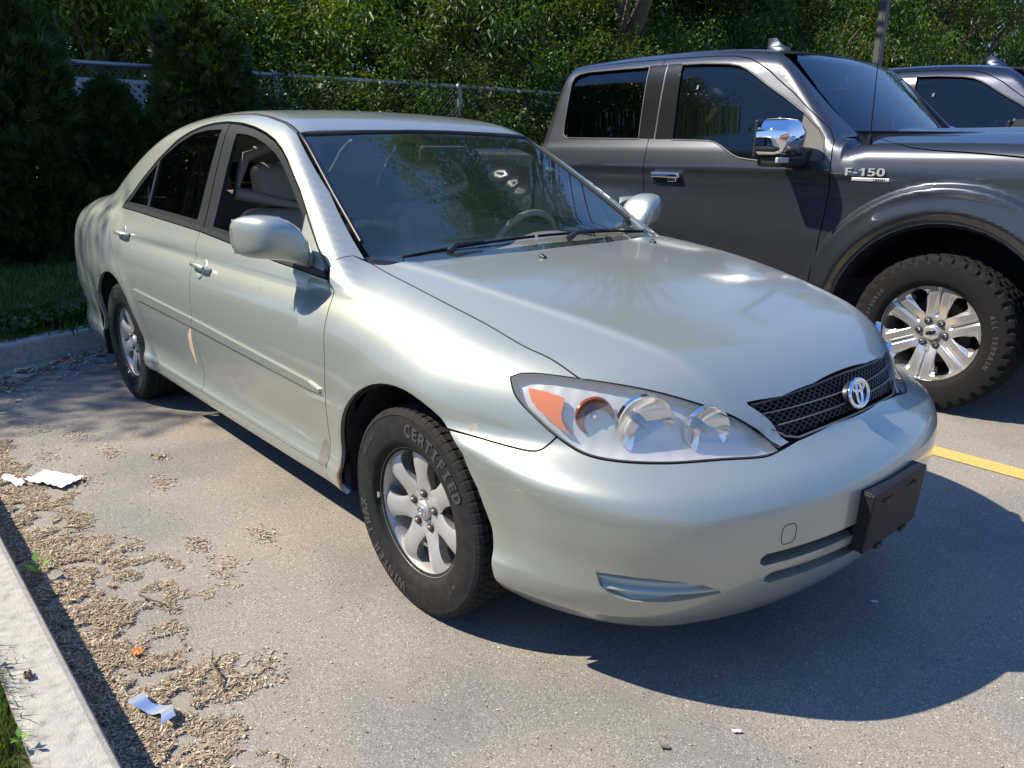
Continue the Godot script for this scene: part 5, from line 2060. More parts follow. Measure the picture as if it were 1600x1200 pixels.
func cedar(label: String, at: Vector3, height: float, width: float, n: int, sd: int) -> void:
	var t := thing("cedar_shrub", label, "shrub", at, "cedars along the fence")
	var rng := RandomNumberGenerator.new()
	rng.seed = sd
	var mb := MB.new()
	tube(mb, [Vector3(0, -0.1, 0), Vector3(0.02, height * 0.5, 0), Vector3(0, height * 0.94, 0)], [0.06, 0.04, 0.01], 7)
	part(t, "trunk", mb.done(), M["bark"])
	var xf := []
	var cols := []
	for k in n:
		var h := 1.0 - pow(rng.randf(), 0.75)
		h = clampf(h + 0.02, 0.015, 1.0)
		var a := rng.randf() * TAU
		var lump := 1.0 + 0.22 * sin(a * 2 + h * 8 + sd * 1.7) + 0.15 * sin(a * 5 - h * 15 + sd)
		var r := width * 0.5 * pow(1.0 - h, 0.5) * lump * (1.0 if h > 0.12 else 0.75 + 2.0 * h)
		r = r * pow(rng.randf(), 0.16) + 0.02
		var out := Vector3(cos(a), 0, sin(a))
		var up := (out * rng.randf_range(0.35, 1.0) + Vector3(0, rng.randf_range(0.25, 1.0), 0) + Vector3(rng.randfn(0, .25), 0, rng.randfn(0, .25))).normalized()
		var face := up.cross(Vector3(rng.randf_range(-1, 1), rng.randf_range(-1, 1), rng.randf_range(-1, 1))).normalized()
		var s := rng.randf_range(0.10, 0.19)
		xf.append(Transform3D(Basis(face, up, face.cross(up)).scaled_local(Vector3.ONE * s), out * r + Vector3(0, h * height, 0)))
		var g := rng.randf_range(0.6, 1.35)
		cols.append(Color(0.050 * g * rng.randf_range(.8, 1.3), 0.098 * g, 0.028 * g))
	scatter(t, "foliage", spray_meshes[sd % 2], M["leaf"], xf, cols).set_meta("kind", "stuff")

func tuft_mesh(sd: int, blades: int, h: float, w: float) -> ArrayMesh:
	var rng := RandomNumberGenerator.new()
	rng.seed = sd
	var mb := MB.new()
	for k in blades:
		var a := rng.randf() * TAU
		var at := Vector3(rng.randfn(0, 0.02), 0, rng.randfn(0, 0.02))
		var d := Vector3(cos(a), 0, sin(a))
		var s := Vector3(-sin(a), 0, cos(a)) * w
		var hh := h * rng.randf_range(0.5, 1.2)
		var bend := rng.randf_range(0.15, 0.8) * hh
		var p1 := at + Vector3(0, hh * 0.6, 0) + d * bend * 0.35
		var p2 := at + Vector3(0, hh * 0.95, 0) + d * bend
		var n := (Vector3(0, 0.6, 0) - d).normalized()
		var i0 := mb.vert(at - s, n)
		var i1 := mb.vert(at + s, n)
		var i2 := mb.vert(p1 + s * 0.8, n)
		var i3 := mb.vert(p1 - s * 0.8, n)
		var i4 := mb.vert(p2, n)
		mb.quad(i0, i1, i2, i3)
		mb.tri(i3, i2, i4)
	return mb.done()

func grass(called: String, label: String, mesh: Mesh, n: int, sd: int, where: Callable, col: Color, big: float) -> void:
	var rng := RandomNumberGenerator.new()
	rng.seed = sd
	var xf := []
	var cols := []
	for k in n:
		var q = where.call(rng)
		if q == null:
			continue
		xf.append(Transform3D(Basis(Vector3.UP, rng.randf() * TAU).scaled(Vector3.ONE * big * rng.randf_range(0.6, 1.3)), q))
		var g := rng.randf_range(0.6, 1.35)
		cols.append(Color(col.r * g * rng.randf_range(0.8, 1.35), col.g * g, col.b * g))
	var o := scatter(self, numbered(called), mesh, M["leaf"], xf, cols)
	o.set_meta("kind", "stuff")
	tag(o, label, "grass")

# ------------------------------------------------------------------ kerb
const KERB_H := 0.14
func sweep(path: PackedVector2Array, prof: Array, away: float) -> ArrayMesh:
	# path in (x, z); prof = [[offset to the lawn side, height], ...]
	var mb := MB.new()
	for j in prof.size() - 1:
		var pn := Vector2(prof[j + 1][0] - prof[j][0], prof[j + 1][1] - prof[j][1])
		pn = Vector2(-pn.y, pn.x).normalized()
		var ids := []
		for k in path.size():
			var t := (path[mini(k + 1, path.size() - 1)] - path[maxi(k - 1, 0)]).normalized()
			var n2 := Vector2(-t.y, t.x) * away
			var row := []
			for e in [j, j + 1]:
				var q: Vector2 = path[k] + n2 * prof[e][0]
				var nn := Vector3(n2.x * pn.x, pn.y, n2.y * pn.x)
				row.append(mb.vert(Vector3(q.x, prof[e][1], q.y), nn))
			ids.append(row)
		for k in path.size() - 1:
			mb.quad(ids[k][0], ids[k + 1][0], ids[k + 1][1], ids[k][1])
	return mb.done()

func kerb_path() -> PackedVector2Array:
	var l := PackedVector2Array()
	for x in [4.0, 2.0, 0.0, -1.5, -2.8]:
		l.append(Vector2(x, 1.742))
	for k in 7:
		var a := lerpf(0, 1, (k + 1) / 8.0) * PI / 2
		l.append(Vector2(-2.8 - 1.1 * sin(a), 1.742 - 0.55 * (1 - cos(a))))
	for q in [[-3.96, 1.05], [-4.03, .80], [-4.16, .45], [-4.28, 0.0], [-4.36, -.6], [-4.42, -2.0], [-4.45, -8.0], [-4.5, -20.0], [-4.5, -45.0]]:
		l.append(Vector2(q[0], q[1]))
	return l

func ground_things() -> void:
	var gm := MB.new()
	gm.face([Vector3(-160, 0, -160), Vector3(-160, 0, 160), Vector3(160, 0, 160), Vector3(160, 0, -160)])
	struct("parking_lot", gm.done(), M["asphalt"])
	var kp := kerb_path()
	struct("kerb", sweep(kp, [[0.0, 0.0], [0.012, KERB_H - 0.018], [0.018, KERB_H - 0.005], [0.030, KERB_H], [0.150, KERB_H], [0.150, 0.02]], -1.0), M["concrete"])
	# lawn: everything on the far side of the kerb
	var lawn := MB.new()
	var rim := []
	for k in kp.size():
		var t := (kp[mini(k + 1, kp.size() - 1)] - kp[maxi(k - 1, 0)]).normalized()
		var n2 := Vector2(t.y, -t.x)
		rim.append(kp[k] + n2 * 0.145)
	var poly := PackedVector2Array(rim)
	poly.append(Vector2(-60, -45))
	poly.append(Vector2(-60, 60))
	poly.append(Vector2(4, 60))
	var tris := Geometry2D.triangulate_polygon(poly)
	for q in poly:
		lawn.vert(Vector3(q.x, 0.115, q.y), Vector3.UP)
	for k in tris.size() / 3:
		lawn.tri(tris[3 * k], tris[3 * k + 1], tris[3 * k + 2])
	struct("lawn", lawn.done(), M["soil"])
	# painted bay line
	var ln := MB.new()
	ln.face([Vector3(-3.6, .004, -1.755), Vector3(-3.6, .004, -1.632), Vector3(1.9, .004, -1.632), Vector3(1.9, .004, -1.755)])
	struct("parking_line", ln.done(), M["yellow"])
	ln = MB.new()
	ln.face([Vector3(-3.6, .004, -4.62), Vector3(-3.6, .004, -4.50), Vector3(1.9, .004, -4.50), Vector3(1.9, .004, -4.62)])
	struct("parking_line", ln.done(), M["yellow"])
	# grass
	var t1 := tuft_mesh(1, 9, 0.085, 0.0032)
	grass("lawn_grass", "short dark grass behind the rear kerb in front of the cedars", t1, 16000, 5, func(r: RandomNumberGenerator):
		var x := r.randf_range(-8.2, -4.0)
		var z := r.randf_range(-5.0, 3.2)
		if x > -4.32 - 0.12 * clampf(-z, 0, 1) + 0.38 * clampf(z / 1.2, 0.0, 1.0):
			return null
		return Vector3(x, 0.115, z), Color(0.085, 0.15, 0.024), 1.0)
	grass("verge_grass", "sunlit tall grass spilling over the near kerb", tuft_mesh(2, 10, 0.050, 0.0013), 15000, 6, func(r: RandomNumberGenerator):
		var x := r.randf_range(-3.2, 0.9)
		var z := 1.925 + absf(r.randfn(0, 0.35)) + 0.03 * sin(x * 7.0)
		return Vector3(x, 0.115, z), Color(0.085, 0.15, 0.024), 1.0)
	var clover := leaf_cluster(77, 14, 0.035, 0.012, 0.03, -0.3)
	grass("ground_ivy", "low broad-leaved weeds along the rear kerb edge", clover, 2200, 8, func(r: RandomNumberGenerator):
		var z := r.randf_range(-3.0, 1.4)
		var x := -4.50 + 0.40 * clampf(z / 1.2, 0.0, 1.0) - absf(r.randfn(0, 0.35))
		return Vector3(x, 0.15, z), Color(0.045, 0.105, 0.018), 1.2)

# ------------------------------------------------------------------ litter
func chip_mesh(sd: int, l: float, w: float) -> ArrayMesh:
	var rng := RandomNumberGenerator.new()
	rng.seed = sd
	var mb := MB.new()
	var rows := []
	for k in 4:
		var u := k / 3.0 - 0.5
		var ww := w * (1.0 - 2.6 * u * u) * rng.randf_range(0.7, 1.2)
		var y := l * 0.30 * u * u * rng.randf_range(0.2, 1.6) + 0.001
		var n := Vector3(-0.6 * u, 1, rng.randf_range(-0.3, 0.3)).normalized()
		rows.append([mb.vert(Vector3(u * l, y + rng.randf() * w * 0.25, -ww), n), mb.vert(Vector3(u * l + rng.randf_range(-1, 1) * w * 0.4, y, ww), n)])
	for k in 3:
		mb.quad(rows[k][0], rows[k + 1][0], rows[k + 1][1], rows[k][1])
	return mb.done()

func litter(called: String, label: String, mesh: Mesh, n: int, sd: int, where: Callable) -> void:
	var rng := RandomNumberGenerator.new()
	rng.seed = sd
	var xf := []
	var cols := []
	var tones := [Color(0.38, 0.30, 0.19), Color(0.46, 0.38, 0.26), Color(0.25, 0.19, 0.12), Color(0.13, 0.10, 0.07), Color(0.52, 0.45, 0.33), Color(0.33, 0.27, 0.19), Color(0.34, 0.23, 0.14)]
	for k in n:
		var q = where.call(rng)
		if q == null:
			continue
		var b := Basis.from_euler(Vector3(rng.randfn(0, 0.16), rng.randf() * TAU, rng.randfn(0, 0.16))).scaled(Vector3.ONE * rng.randf_range(0.45, 1.35))
		xf.append(Transform3D(b, q))
		var g := rng.randf_range(0.7, 1.15)
		var c: Color = tones[rng.randi() % tones.size()]
		cols.append(Color(c.r * g, c.g * g, c.b * g))
	var o := scatter(self, numbered(called), mesh, M["chip"], xf, cols)
	o.set_meta("kind", "stuff")
	tag(o, label, "leaf litter")

func litter_things() -> void:
	var nz := FastNoiseLite.new()
	nz.seed = 4
	nz.frequency = 2.2
	nz.fractal_octaves = 3
	var edge := Lut.new([-2.6, 1.58, -1.9, 1.48, -1.5, 1.46, -1.2, 1.44, -.95, 1.32, -.76, 1.29, -.60, 1.34, -.5, 1.27, -.42, 1.43, -.26, 1.44, -.12, 1.36, -.02, 1.30, .06, 1.46, .26, 1.46, .6, 1.52, 1.2, 1.62])
	var gutter := func(r: RandomNumberGenerator):
		var x := r.randf_range(-2.5, 0.75)
		var z := 1.735 - absf(r.randfn(0, 0.28))
		var e := edge.at(x) + 0.11 * nz.get_noise_2d(x * 2.0, z * 2.0)
		if z < e:
			return null
		if nz.get_noise_2d(x * 3.1 + 40, z * 3.1) < -0.20 - 1.2 * (z - 1.58):
			return null
		return Vector3(x, 0.001 + r.randf() * 0.010 * clampf((z - e) / 0.16, 0.08, 1.0), z)
	litter("gutter_litter", "tan shreds of dead leaves and bark along the near kerb", chip_mesh(1, 0.022, 0.0020), 20000, 21, gutter)
	litter("gutter_litter", "small tan leaf flakes mixed in the shreds along the near kerb", chip_mesh(2, 0.008, 0.0020), 50000, 22, gutter)
	litter("gutter_litter", "thin straw-like stalks in the litter along the near kerb", chip_mesh(3, 0.034, 0.0007), 14000, 23, gutter)
	var rear := func(r: RandomNumberGenerator):
		var z := r.randf_range(-1.2, 1.75)
		var kx := -4.28 + 0.38 * clampf(z / 1.15, 0.0, 1.0)
		if z > 1.2:
			kx = -3.85 + (z - 1.2) * 1.3
		var x := kx + 0.02 + absf(r.randfn(0, 0.22))
		if nz.get_noise_2d(x * 2.3 + 9, z * 2.3) < -0.05:
			return null
		return Vector3(x, 0.002 + r.randf() * 0.012, z)
	litter("rear_litter", "brown leaf shreds heaped along the rear kerb", chip_mesh(4, 0.028, 0.005), 9000, 24, rear)
	# small heaps out on the asphalt
	var heaps := [[-1.455, 1.143, .05], [-.755, 1.014, .04], [-.839, 1.218, .04], [-.623, 1.208, .055], [-1.698, 1.375, .06], [-1.95, 1.20, .05], [-2.1, 1.42, .07], [-1.75, 1.05, .035], [-2.3, 1.25, .07], [-2.55, 1.4, .09], [-.05, 1.33, .045]]
	var spots := func(r: RandomNumberGenerator):
		var h: Array = heaps[r.randi() % heaps.size()]
		return Vector3(h[0] + r.randfn(0, h[2]), 0.001 + r.randf() * 0.006, h[1] + r.randfn(0, h[2] * 0.5))
	litter("litter_heaps", "small scattered heaps of dry leaf flakes on the asphalt beside the sedan", chip_mesh(5, 0.012, 0.0022), 1300, 25, spots)
	litter("loose_crumbs", "sparse single crumbs and grit strewn over the asphalt", chip_mesh(6, 0.006, 0.0018), 3500, 26, func(r: RandomNumberGenerator):
		return Vector3(r.randf_range(-3.0, 1.6), 0.001, r.randf_range(-1.2, 1.7)))
	# things one can pick up
	var mb := MB.new()
	crumple(mb, 0.21, 0.11, 0.014, 7)
	var o := part(self, numbered("paper_towel"), mb.done(), M["paper"])
	o.transform = Transform3D(Basis(Vector3.UP, 0.5), Vector3(-1.755, 0.012, 1.47))
	tag(o, "crumpled white paper towel lying beside the litter, left of the rear wheel", "paper")
	mb = MB.new()
	crumple(mb, 0.16, 0.04, 0.012, 9)
	o = part(self, numbered("paper_scrap"), mb.done(), M["paper"])
	o.transform = Transform3D(Basis(Vector3.UP, 0.2), Vector3(-1.86, 0.010, 1.60))
	tag(o, "twisted white paper strip at the left edge, touching the crumpled towel", "paper")
	mb = MB.new()
	var prev := []
	for k in 13:
		var u := k / 12.0
		var c := Vector3(lerpf(-0.075, 0.075, u), 0.012 + 0.010 * sin(u * 9.0), 0.012 * sin(u * 7.0))
		var n := Vector3(-0.9 * cos(u * 9.0), 1, 0.15 * sin(u * 20)).normalized()
		var w := 0.019 + 0.004 * sin(u * 13.0)
		var row := [mb.vert(c + Vector3(0, 0, -w), n), mb.vert(c + Vector3(0, 0.002, w), n)]
		if k > 0:
			mb.quad(prev[0], row[0], row[1], prev[1])
		prev = row
	o = part(self, numbered("foil_wrapper"), mb.done(), M["foil"])
	o.transform = Transform3D(Basis(Vector3.UP, 0.25), Vector3(-0.042, 0.014, 1.617))
	tag(o, "shiny bluish foil wrapper strip lying in the kerb litter", "wrapper")
	mb = MB.new()
	crumple(mb, 0.030, 0.026, 0.008, 12)
	o = part(self, numbered("orange_scrap"), mb.done(), M["orange scrap"])
	o.position = Vector3(-0.311, 0.016, 1.576)
	tag(o, "small orange scrap in the kerb litter above the foil wrapper", "scrap")
	for q in [[-1.22, 1.512, 0.9, .09, "short grey twig lying at the edge of the litter"], [-.55, 1.46, 0.35, .12, "bent dark twig in the middle of the kerb litter"], [-.10, 1.44, 2.9, .16, "long thin brown twig pointing out of the litter onto the asphalt"]]:
		mb = MB.new()
		var pth := []
		for k in 5:
			pth.append(Vector3(lerpf(-.5, .5, k / 4.0) * q[3], 0.010 + 0.004 * sin(k * 2.0), 0.006 * sin(k * 1.7)))
		tube(mb, pth, [0.0035, 0.003, 0.003, 0.0025, 0.0015], 5)
		o = part(self, numbered("twig"), mb.done(), M["bark"])
		o.transform = Transform3D(Basis(Vector3.UP, q[2]), Vector3(q[0], 0.008, q[1]))
		tag(o, q[4], "twig")
	for q in [[0.906, -.224, "clear broken glass fragment in the sedan's shadow"], [.939, .583, "pale fallen leaf at the front edge of the sedan's shadow"], [.857, .755, "small brown leaf on the sunlit asphalt in front of the sedan"]]:
		mb = MB.new()
		crumple(mb, 0.022, 0.010, 0.004, int(q[0] * 100))
		o = part(self, numbered("fallen_leaf" if not q[2].begins_with("clear") else "glass_fragment"), mb.done(), M["paper"] if not q[2].begins_with("small") else M["bark"])
		o.transform = Transform3D(Basis(Vector3.UP, 0.8), Vector3(q[0], 0.005, q[1]))
		tag(o, q[2], "leaf" if not q[2].begins_with("clear") else "glass")
	# weeds
	for q in [[-.936, .0, 1.69, 1.0, "upright green weed seedling growing at the foot of the near kerb"], [0.06, KERB_H, 1.90, .5, "small green weed sprouting over the near kerb edge"], [-.30, KERB_H, 1.905, .55, "leafy weed at the kerb edge beside the tall grass"]]:
		var t := thing("weed", q[4], "plant", Vector3(q[0], q[1], q[2]))
		mb = MB.new()
		tube(mb, [Vector3(0, -.01, 0), Vector3(0.005, .04 * q[3], 0), Vector3(0, .075 * q[3], 0.003)], [0.0025, 0.002, 0.001], 5)
		part(t, "stem", mb.done(), M["weed"])
		for k in 6:
			mb = MB.new()
			var a := k * 2.4
			var d := Vector3(cos(a), 0.75, sin(a)).normalized()
			var s: Vector3 = d.cross(Vector3.UP).normalized() * 0.011 * q[3]
			var b0 := Vector3(0, (0.02 + 0.009 * k) * q[3], 0)
			var up: Vector3 = s.cross(d).normalized()
			var i0 := mb.vert(b0, up)
			var i1 := mb.vert(b0 + d * .03 * q[3] + s, up)
			var i2 := mb.vert(b0 + d * .03 * q[3] - s, up)
			var i3 := mb.vert(b0 + d * .058 * q[3] - Vector3(0, .006, 0), up)
			mb.tri(i0, i1, i2)
			mb.tri(i1, i3, i2)
			part(t, "leaf", mb.done(), M["weed"])
	mb = MB.new()
	crumple(mb, 0.030, 0.018, 0.010, 31)
	o = part(self, numbered("dead_leaf"), mb.done(), M["bark"])
	o.position = Vector3(-0.19, KERB_H + 0.004, 1.84)
	tag(o, "curled brown dead leaf on top of the near kerb", "leaf")

func crumple(mb: MB, lx: float, lz: float, h: float, sd: int) -> void:
	var nz := FastNoiseLite.new()
	nz.seed = sd
	nz.frequency = 3.2 / (lx + lz)
	var n := 14
	var pos := []
	for i in n + 1:
		var row := []
		for j in n + 1:
			var u := i / float(n) - .5
			var v := j / float(n) - .5
			var jag := 1.0 + 0.18 * nz.get_noise_2d(u * 3.0 + 5, v * 3.0)
			row.append(Vector3(u * lx * jag, h * (0.5 + nz.get_noise_2d(u * lx * 3.0, v * lz * 3.0)) , v * lz * jag))
		pos.append(row)
	var ids := []
	for i in n + 1:
		var row := []
		for j in n + 1:
			var a: Vector3 = pos[mini(i + 1, n)][j] - pos[maxi(i - 1, 0)][j]
			var b: Vector3 = pos[i][mini(j + 1, n)] - pos[i][maxi(j - 1, 0)]
			row.append(mb.vert(pos[i][j], b.cross(a).normalized()))
		ids.append(row)
	for i in n:
		for j in n:
			mb.quad(ids[i][j], ids[i + 1][j], ids[i + 1][j + 1], ids[i][j + 1])

# ------------------------------------------------------------------ fence, lattice, pole
func fence_things() -> void:
	var fx := -8.75
	var f := thing("chain_link_fence", "grey chain-link fence with pipe top rail behind the cedars", "fence", Vector3(fx, 0.1, 0))
	var top := 2.14
	var mb := MB.new()
	tube(mb, [Vector3(0, top, 4.0), Vector3(0, top, -30.0)], 0.030, 10)
	part(f, "top_rail", mb.done(), M["galvanised"])
	for z in [3.1, 0.06, -3.0, -6.1, -9.2, -12.3, -15.4, -18.5, -21.6, -24.7]:
		mb = MB.new()
		tube(mb, [Vector3(0.04, -0.1, z), Vector3(0.04, top - 0.02, z)], 0.042, 10)
		lathe(mb, [[0.0, 0.07], [0.02, 0.06], [0.045, 0.03], [0.048, -0.06]], 14, Vector3(0.02, top - 0.01, z), Basis(Vector3.RIGHT, -PI / 2))
		part(f, "post", mb.done(), M["galvanised"])
	mb = MB.new()
	var ht := top - 0.02
	for fam in [1.0, -1.0]:
		var z := 4.0 + ht
		while z > -14.0 - ht:
			var a := Vector2(z, 0.05)
			var b := Vector2(z + fam * ht, ht)
			var cut := Geometry2D.intersect_polyline_with_polygon(PackedVector2Array([a, b]), PackedVector2Array([Vector2(4, 0.05), Vector2(4, ht), Vector2(-14, ht), Vector2(-14, 0.05)]))
			for c in cut:
				tube(mb, [Vector3(0.012 * fam, c[0].y, c[0].x), Vector3(0.012 * fam, c[1].y, c[1].x)], 0.0022, 3, false)
			z -= 0.075
	var net := part(f, "wire_mesh", mb.done(), M["galvanised"])
	net.set_meta("kind", "stuff")
	# white lattice panels beyond the fence
	for q in [[1.35, "white diamond lattice panel beyond the fence at the far left edge"], [-1.15, "white diamond lattice panel beyond the fence between the two large cedars"]]:
		var l := thing("lattice_panel", q[1], "lattice", Vector3(fx - 0.35, 0.1, q[0]), "white lattice panels beyond the fence")
		var rect := PackedVector2Array([Vector2(-1.2, 0.9), Vector2(1.2, 0.9), Vector2(1.2, 1.98), Vector2(-1.2, 1.98)])
		for fam in [1.0, -1.0]:
			var z := -2.4
			while z < 2.4:
				for c in Geometry2D.intersect_polyline_with_polygon(PackedVector2Array([Vector2(z - fam * 1.0, 0.45), Vector2(z + fam * 1.0, 2.45)]), rect):
					var a := Vector3(0.006 * fam, c[0].y, c[0].x)
					var b := Vector3(0.006 * fam, c[1].y, c[1].x)
					if a.distance_to(b) < 0.06:
						continue
					var bm := MB.new()
					var d := (b - a).normalized()
					bm.box((a + b) / 2, Vector3(0.010, 0.038, a.distance_to(b)), Basis(Vector3.RIGHT, d.cross(Vector3.RIGHT).normalized() * -1.0, d).orthonormalized())
					part(l, "slat", bm.done(), M["white paint"])
				z += 0.105
		for e in [[0.9, 2.4, 0], [1.98, 2.4, 0]]:
			var bm := MB.new()
			bm.box(Vector3(0, e[0], 0), Vector3(0.03, 0.05, 2.4))
			part(l, "border", bm.done(), M["white paint"])
	# lamp post
	var lp := thing("lamp_post", "plain grey square lamp post rising behind the grey pickup", "lamp post", Vector3(-4.75, 0, -11.95))
	mb = MB.new()
	rbox(mb, Vector3(0, 3.6, 0), Vector3(0.125, 7.2, 0.125), 0.012)
	part(lp, "post", mb.done(), M["pole paint"])
	mb = MB.new()
	rbox(mb, Vector3(0.45, 7.2, 0), Vector3(0.9, 0.10, 0.32), 0.03)
	part(lp, "lamp_head", mb.done(), M["pole paint"])
	mb = MB.new()
	lathe(mb, [[0.0, 0.62], [0.24, 0.62], [0.27, 0.58], [0.28, 0.0]], 24, Vector3.ZERO, Basis(Vector3.RIGHT, -PI / 2))
	part(lp, "footing", mb.done(), M["concrete"])

func trees() -> void:
	leaf_meshes = [leaf_cluster(1, 20, 0.105, 0.021, 0.15, 0.45), leaf_cluster(2, 20, 0.085, 0.026, 0.14, 0.2), leaf_cluster(3, 16, 0.12, 0.030, 0.18, 0.35)]
	spray_meshes = [spray_mesh(1), spray_mesh(2)]
	var g := Color(0.115, 0.20, 0.030)
	var dk := Color(0.070, 0.135, 0.024)  # darker leaf green; shade of right-hand and deeper trees put into colour
	var cop := Color(0.055, 0.022, 0.018)
	var grp := "trees beyond the fence"
	cedar("tallest dark cedar at the left edge of the lawn", Vector3(-8.15, .1, .25), 2.75, 1.75, 5200, 2)
	cedar("dark cedar cut off by the left picture edge", Vector3(-7.95, .1, 1.35), 2.2, 1.5, 3200, 3)
	cedar("small low cedar between the two large ones", Vector3(-8.2, .1, -.72), 1.85, 1.25, 2800, 4)
	cedar("broad dark cedar standing behind the sedan's rear window", Vector3(-8.1, .1, -1.75), 2.75, 1.9, 5200, 5)
	# trees beyond the fence
	tree("maple_tree", "bright green maple with low branches above the small cedar", Vector3(-10.8, .1, -1.6), Vector3(.3, 0, .2), .15, Vector3(.2, 3.1, .2), Vector3(1.3, 1.35, 2.3), 46, 20, 11, Color(.17, .26, .035), grp, 0)
	tree("copper_tree", "dark purple-leaved tree behind the left cedars", Vector3(-13.5, .1, .6), Vector3.ZERO, .16, Vector3(0, 4.0, 0), Vector3(2.4, 3.0, 1.9), 70, 24, 12, cop, grp, 1)
	tree("maple_tree", "leafy maple with slim leaning trunk behind the sedan's roof", Vector3(-10.6, .1, -4.6), Vector3(-.5, 0, .5), .13, Vector3(0, 3.0, .1), Vector3(1.3, 1.35, 2.4), 48, 20, 13, g, grp, 0)
	tree("ash_tree", "dense dark green ash between sedan roof and grey pickup", Vector3(-10.4, .1, -7.8), Vector3(.3, 0, -.3), .14, Vector3(.2, 2.8, 0), Vector3(1.4, 1.45, 2.3), 48, 20, 14, dk, grp, 0)
	tree("maple_tree", "maple with darkened leaves just left above the grey pickup's cab", Vector3(-10.2, .1, -11.0), Vector3(.2, 0, .4), .15, Vector3(.5, 2.9, 0), Vector3(1.4, 1.45, 2.6), 50, 20, 15, dk, grp, 1)
	tree("ash_tree", "tree with slim dark trunk above the grey pickup's roof", Vector3(-11.5, .1, -15.8), Vector3(.2, 0, 0), .15, Vector3(.3, 3.2, -.3), Vector3(1.8, 1.7, 2.8), 56, 22, 16, dk, grp, 0)
	tree("ash_tree", "dark ash right of the lamp post", Vector3(-9.6, .1, -19.0), Vector3(0, 0, .4), .22, Vector3(.4, 3.6, 0), Vector3(2.4, 2.2, 3.2), 64, 24, 17, dk, grp, 0)
	tree("ash_tree", "dark tree above the blue pickup's roof", Vector3(-8.6, .1, -24.0), Vector3(0, 0, .4), .22, Vector3(.4, 4.8, 0), Vector3(4.0, 4.2, 3.6), 110, 26, 18, dk, grp, 0)
	tree("ash_tree", "dark tree at the far right edge of the picture", Vector3(-6.5, .1, -29.5), Vector3(0, 0, .4), .22, Vector3(.4, 4.8, 0), Vector3(4.4, 4.4, 4.2), 110, 26, 19, dk, grp, 0)
	var mid := 0
	for q in [[-12.8, -3.4, 4.0, "maple bough rising behind the bright maple"], [-13.0, -6.6, 4.3, "maple rising behind the slim leaning trunk"], [-12.8, -9.8, 4.0, "maple with crown raised for shade behind the ash beside the grey pickup"], [-12.6, -13.6, 4.3, "maple with crown raised for shade behind the grey pickup's cab"], [-12.4, -18.0, 4.6, "maple with crown raised for shade left of the lamp post"], [-11.6, -23.0, 4.8, "maple with crown raised for shade right of the lamp post"]]:
		tree("maple_tree", q[3], Vector3(q[0], .1, q[1]), Vector3(.2, 0, .1), .12, Vector3(0, q[2] + (0.0 if mid < 2 else 2.2), 0), Vector3(1.3, 1.5, 2.2) if mid < 2 else Vector3(1.9, 2.7, 2.7), 44 if mid < 2 else 84, 26, 130 + mid, g if mid < 2 else dk, grp, mid % 2)  # later crowns are raised and widened to shade the trees below
		mid += 1
	# a second, deeper row that closes the view
	var k := 0
	for q in [[-17.5, 5.0], [-18.5, -3.6], [-15.5, -7.0], [-15.0, -10.8], [-15.0, -16.0], [-14.5, -21.5], [-13.5, -27.0], [-12.0, -33.0], [-8.0, -38.0], [-2.0, -42.0]]:
		var ds := ["behind the leftmost cedar", "behind the bright maple", "behind the sedan's roof", "behind the ash left of the grey pickup", "behind the grey pickup's cab", "left of the lamp post", "right of the lamp post", "behind the blue pickup", "beyond the blue pickup's hood", "far off beyond the right picture edge"]
		tree("background_tree", "tall dark tree in the deeper row " + ds[k], Vector3(q[0], .1, q[1]), Vector3.ZERO, .2, Vector3(0, 4.6, 0), Vector3(3.3, 4.5, 3.3), 110, 26, 40 + k, dk, "deeper row of trees", 2, 1.5)
		k += 1
	# bushes and climbers that grow through the fence
	var b := 0
	for q in [[-8.55, -2.7, 1.25, "vine-covered bush just right of the broad cedar"], [-8.6, -3.7, 1.35, "bush growing through the fence behind the windscreen header"], [-8.6, -4.9, 1.2, "bright bush behind the middle of the sedan's roof"], [-8.6, -6.2, 1.4, "bush behind the right half of the sedan's roof"], [-8.6, -7.6, 1.35, "bush touching the fence left of the grey pickup"], [-8.6, -9.3, 1.4, "bush hidden halfway by the grey pickup's cab"]]:
		tree("fence_bush", q[3], Vector3(q[0], .1, q[1]), Vector3.ZERO, .03, Vector3(0, q[2], 0), Vector3(.5, 1.0, .75), 26, 20, 90 + b, Color(.060, .115, .022), "bushes in the fence", 1, 0.8)
		b += 1
	# the shade trees by the left end of the bay, and the one whose boughs the windscreens mirror
	tree("shade_tree", "large leafy tree left of the bay that shades the sedan's tail", Vector3(-11.2, .1, 7.4), Vector3(.3, 0, -.4), .24, Vector3(1.4, 6.4, -1.8), Vector3(3.0, 2.2, 3.2), 140, 24, 71, g, "shade trees", 0)
	tree("shade_tree", "overhanging tree behind the cedars shading the lawn", Vector3(-13.6, .1, 5.0), Vector3(.3, 0, 0), .22, Vector3(1.6, 6.3, -1.9), Vector3(2.8, 1.8, 2.4), 95, 24, 72, dk, "shade trees", 0)
	tree("overhanging_tree", "tall tree whose boughs reach out over the pickups", Vector3(-12.5, .1, -12.5), Vector3(.4, 0, 0), .2, Vector3(7.6, 9.9, 3.6), Vector3(3.6, 2.2, 3.2), 110, 24, 73, g, "shade trees", 0)

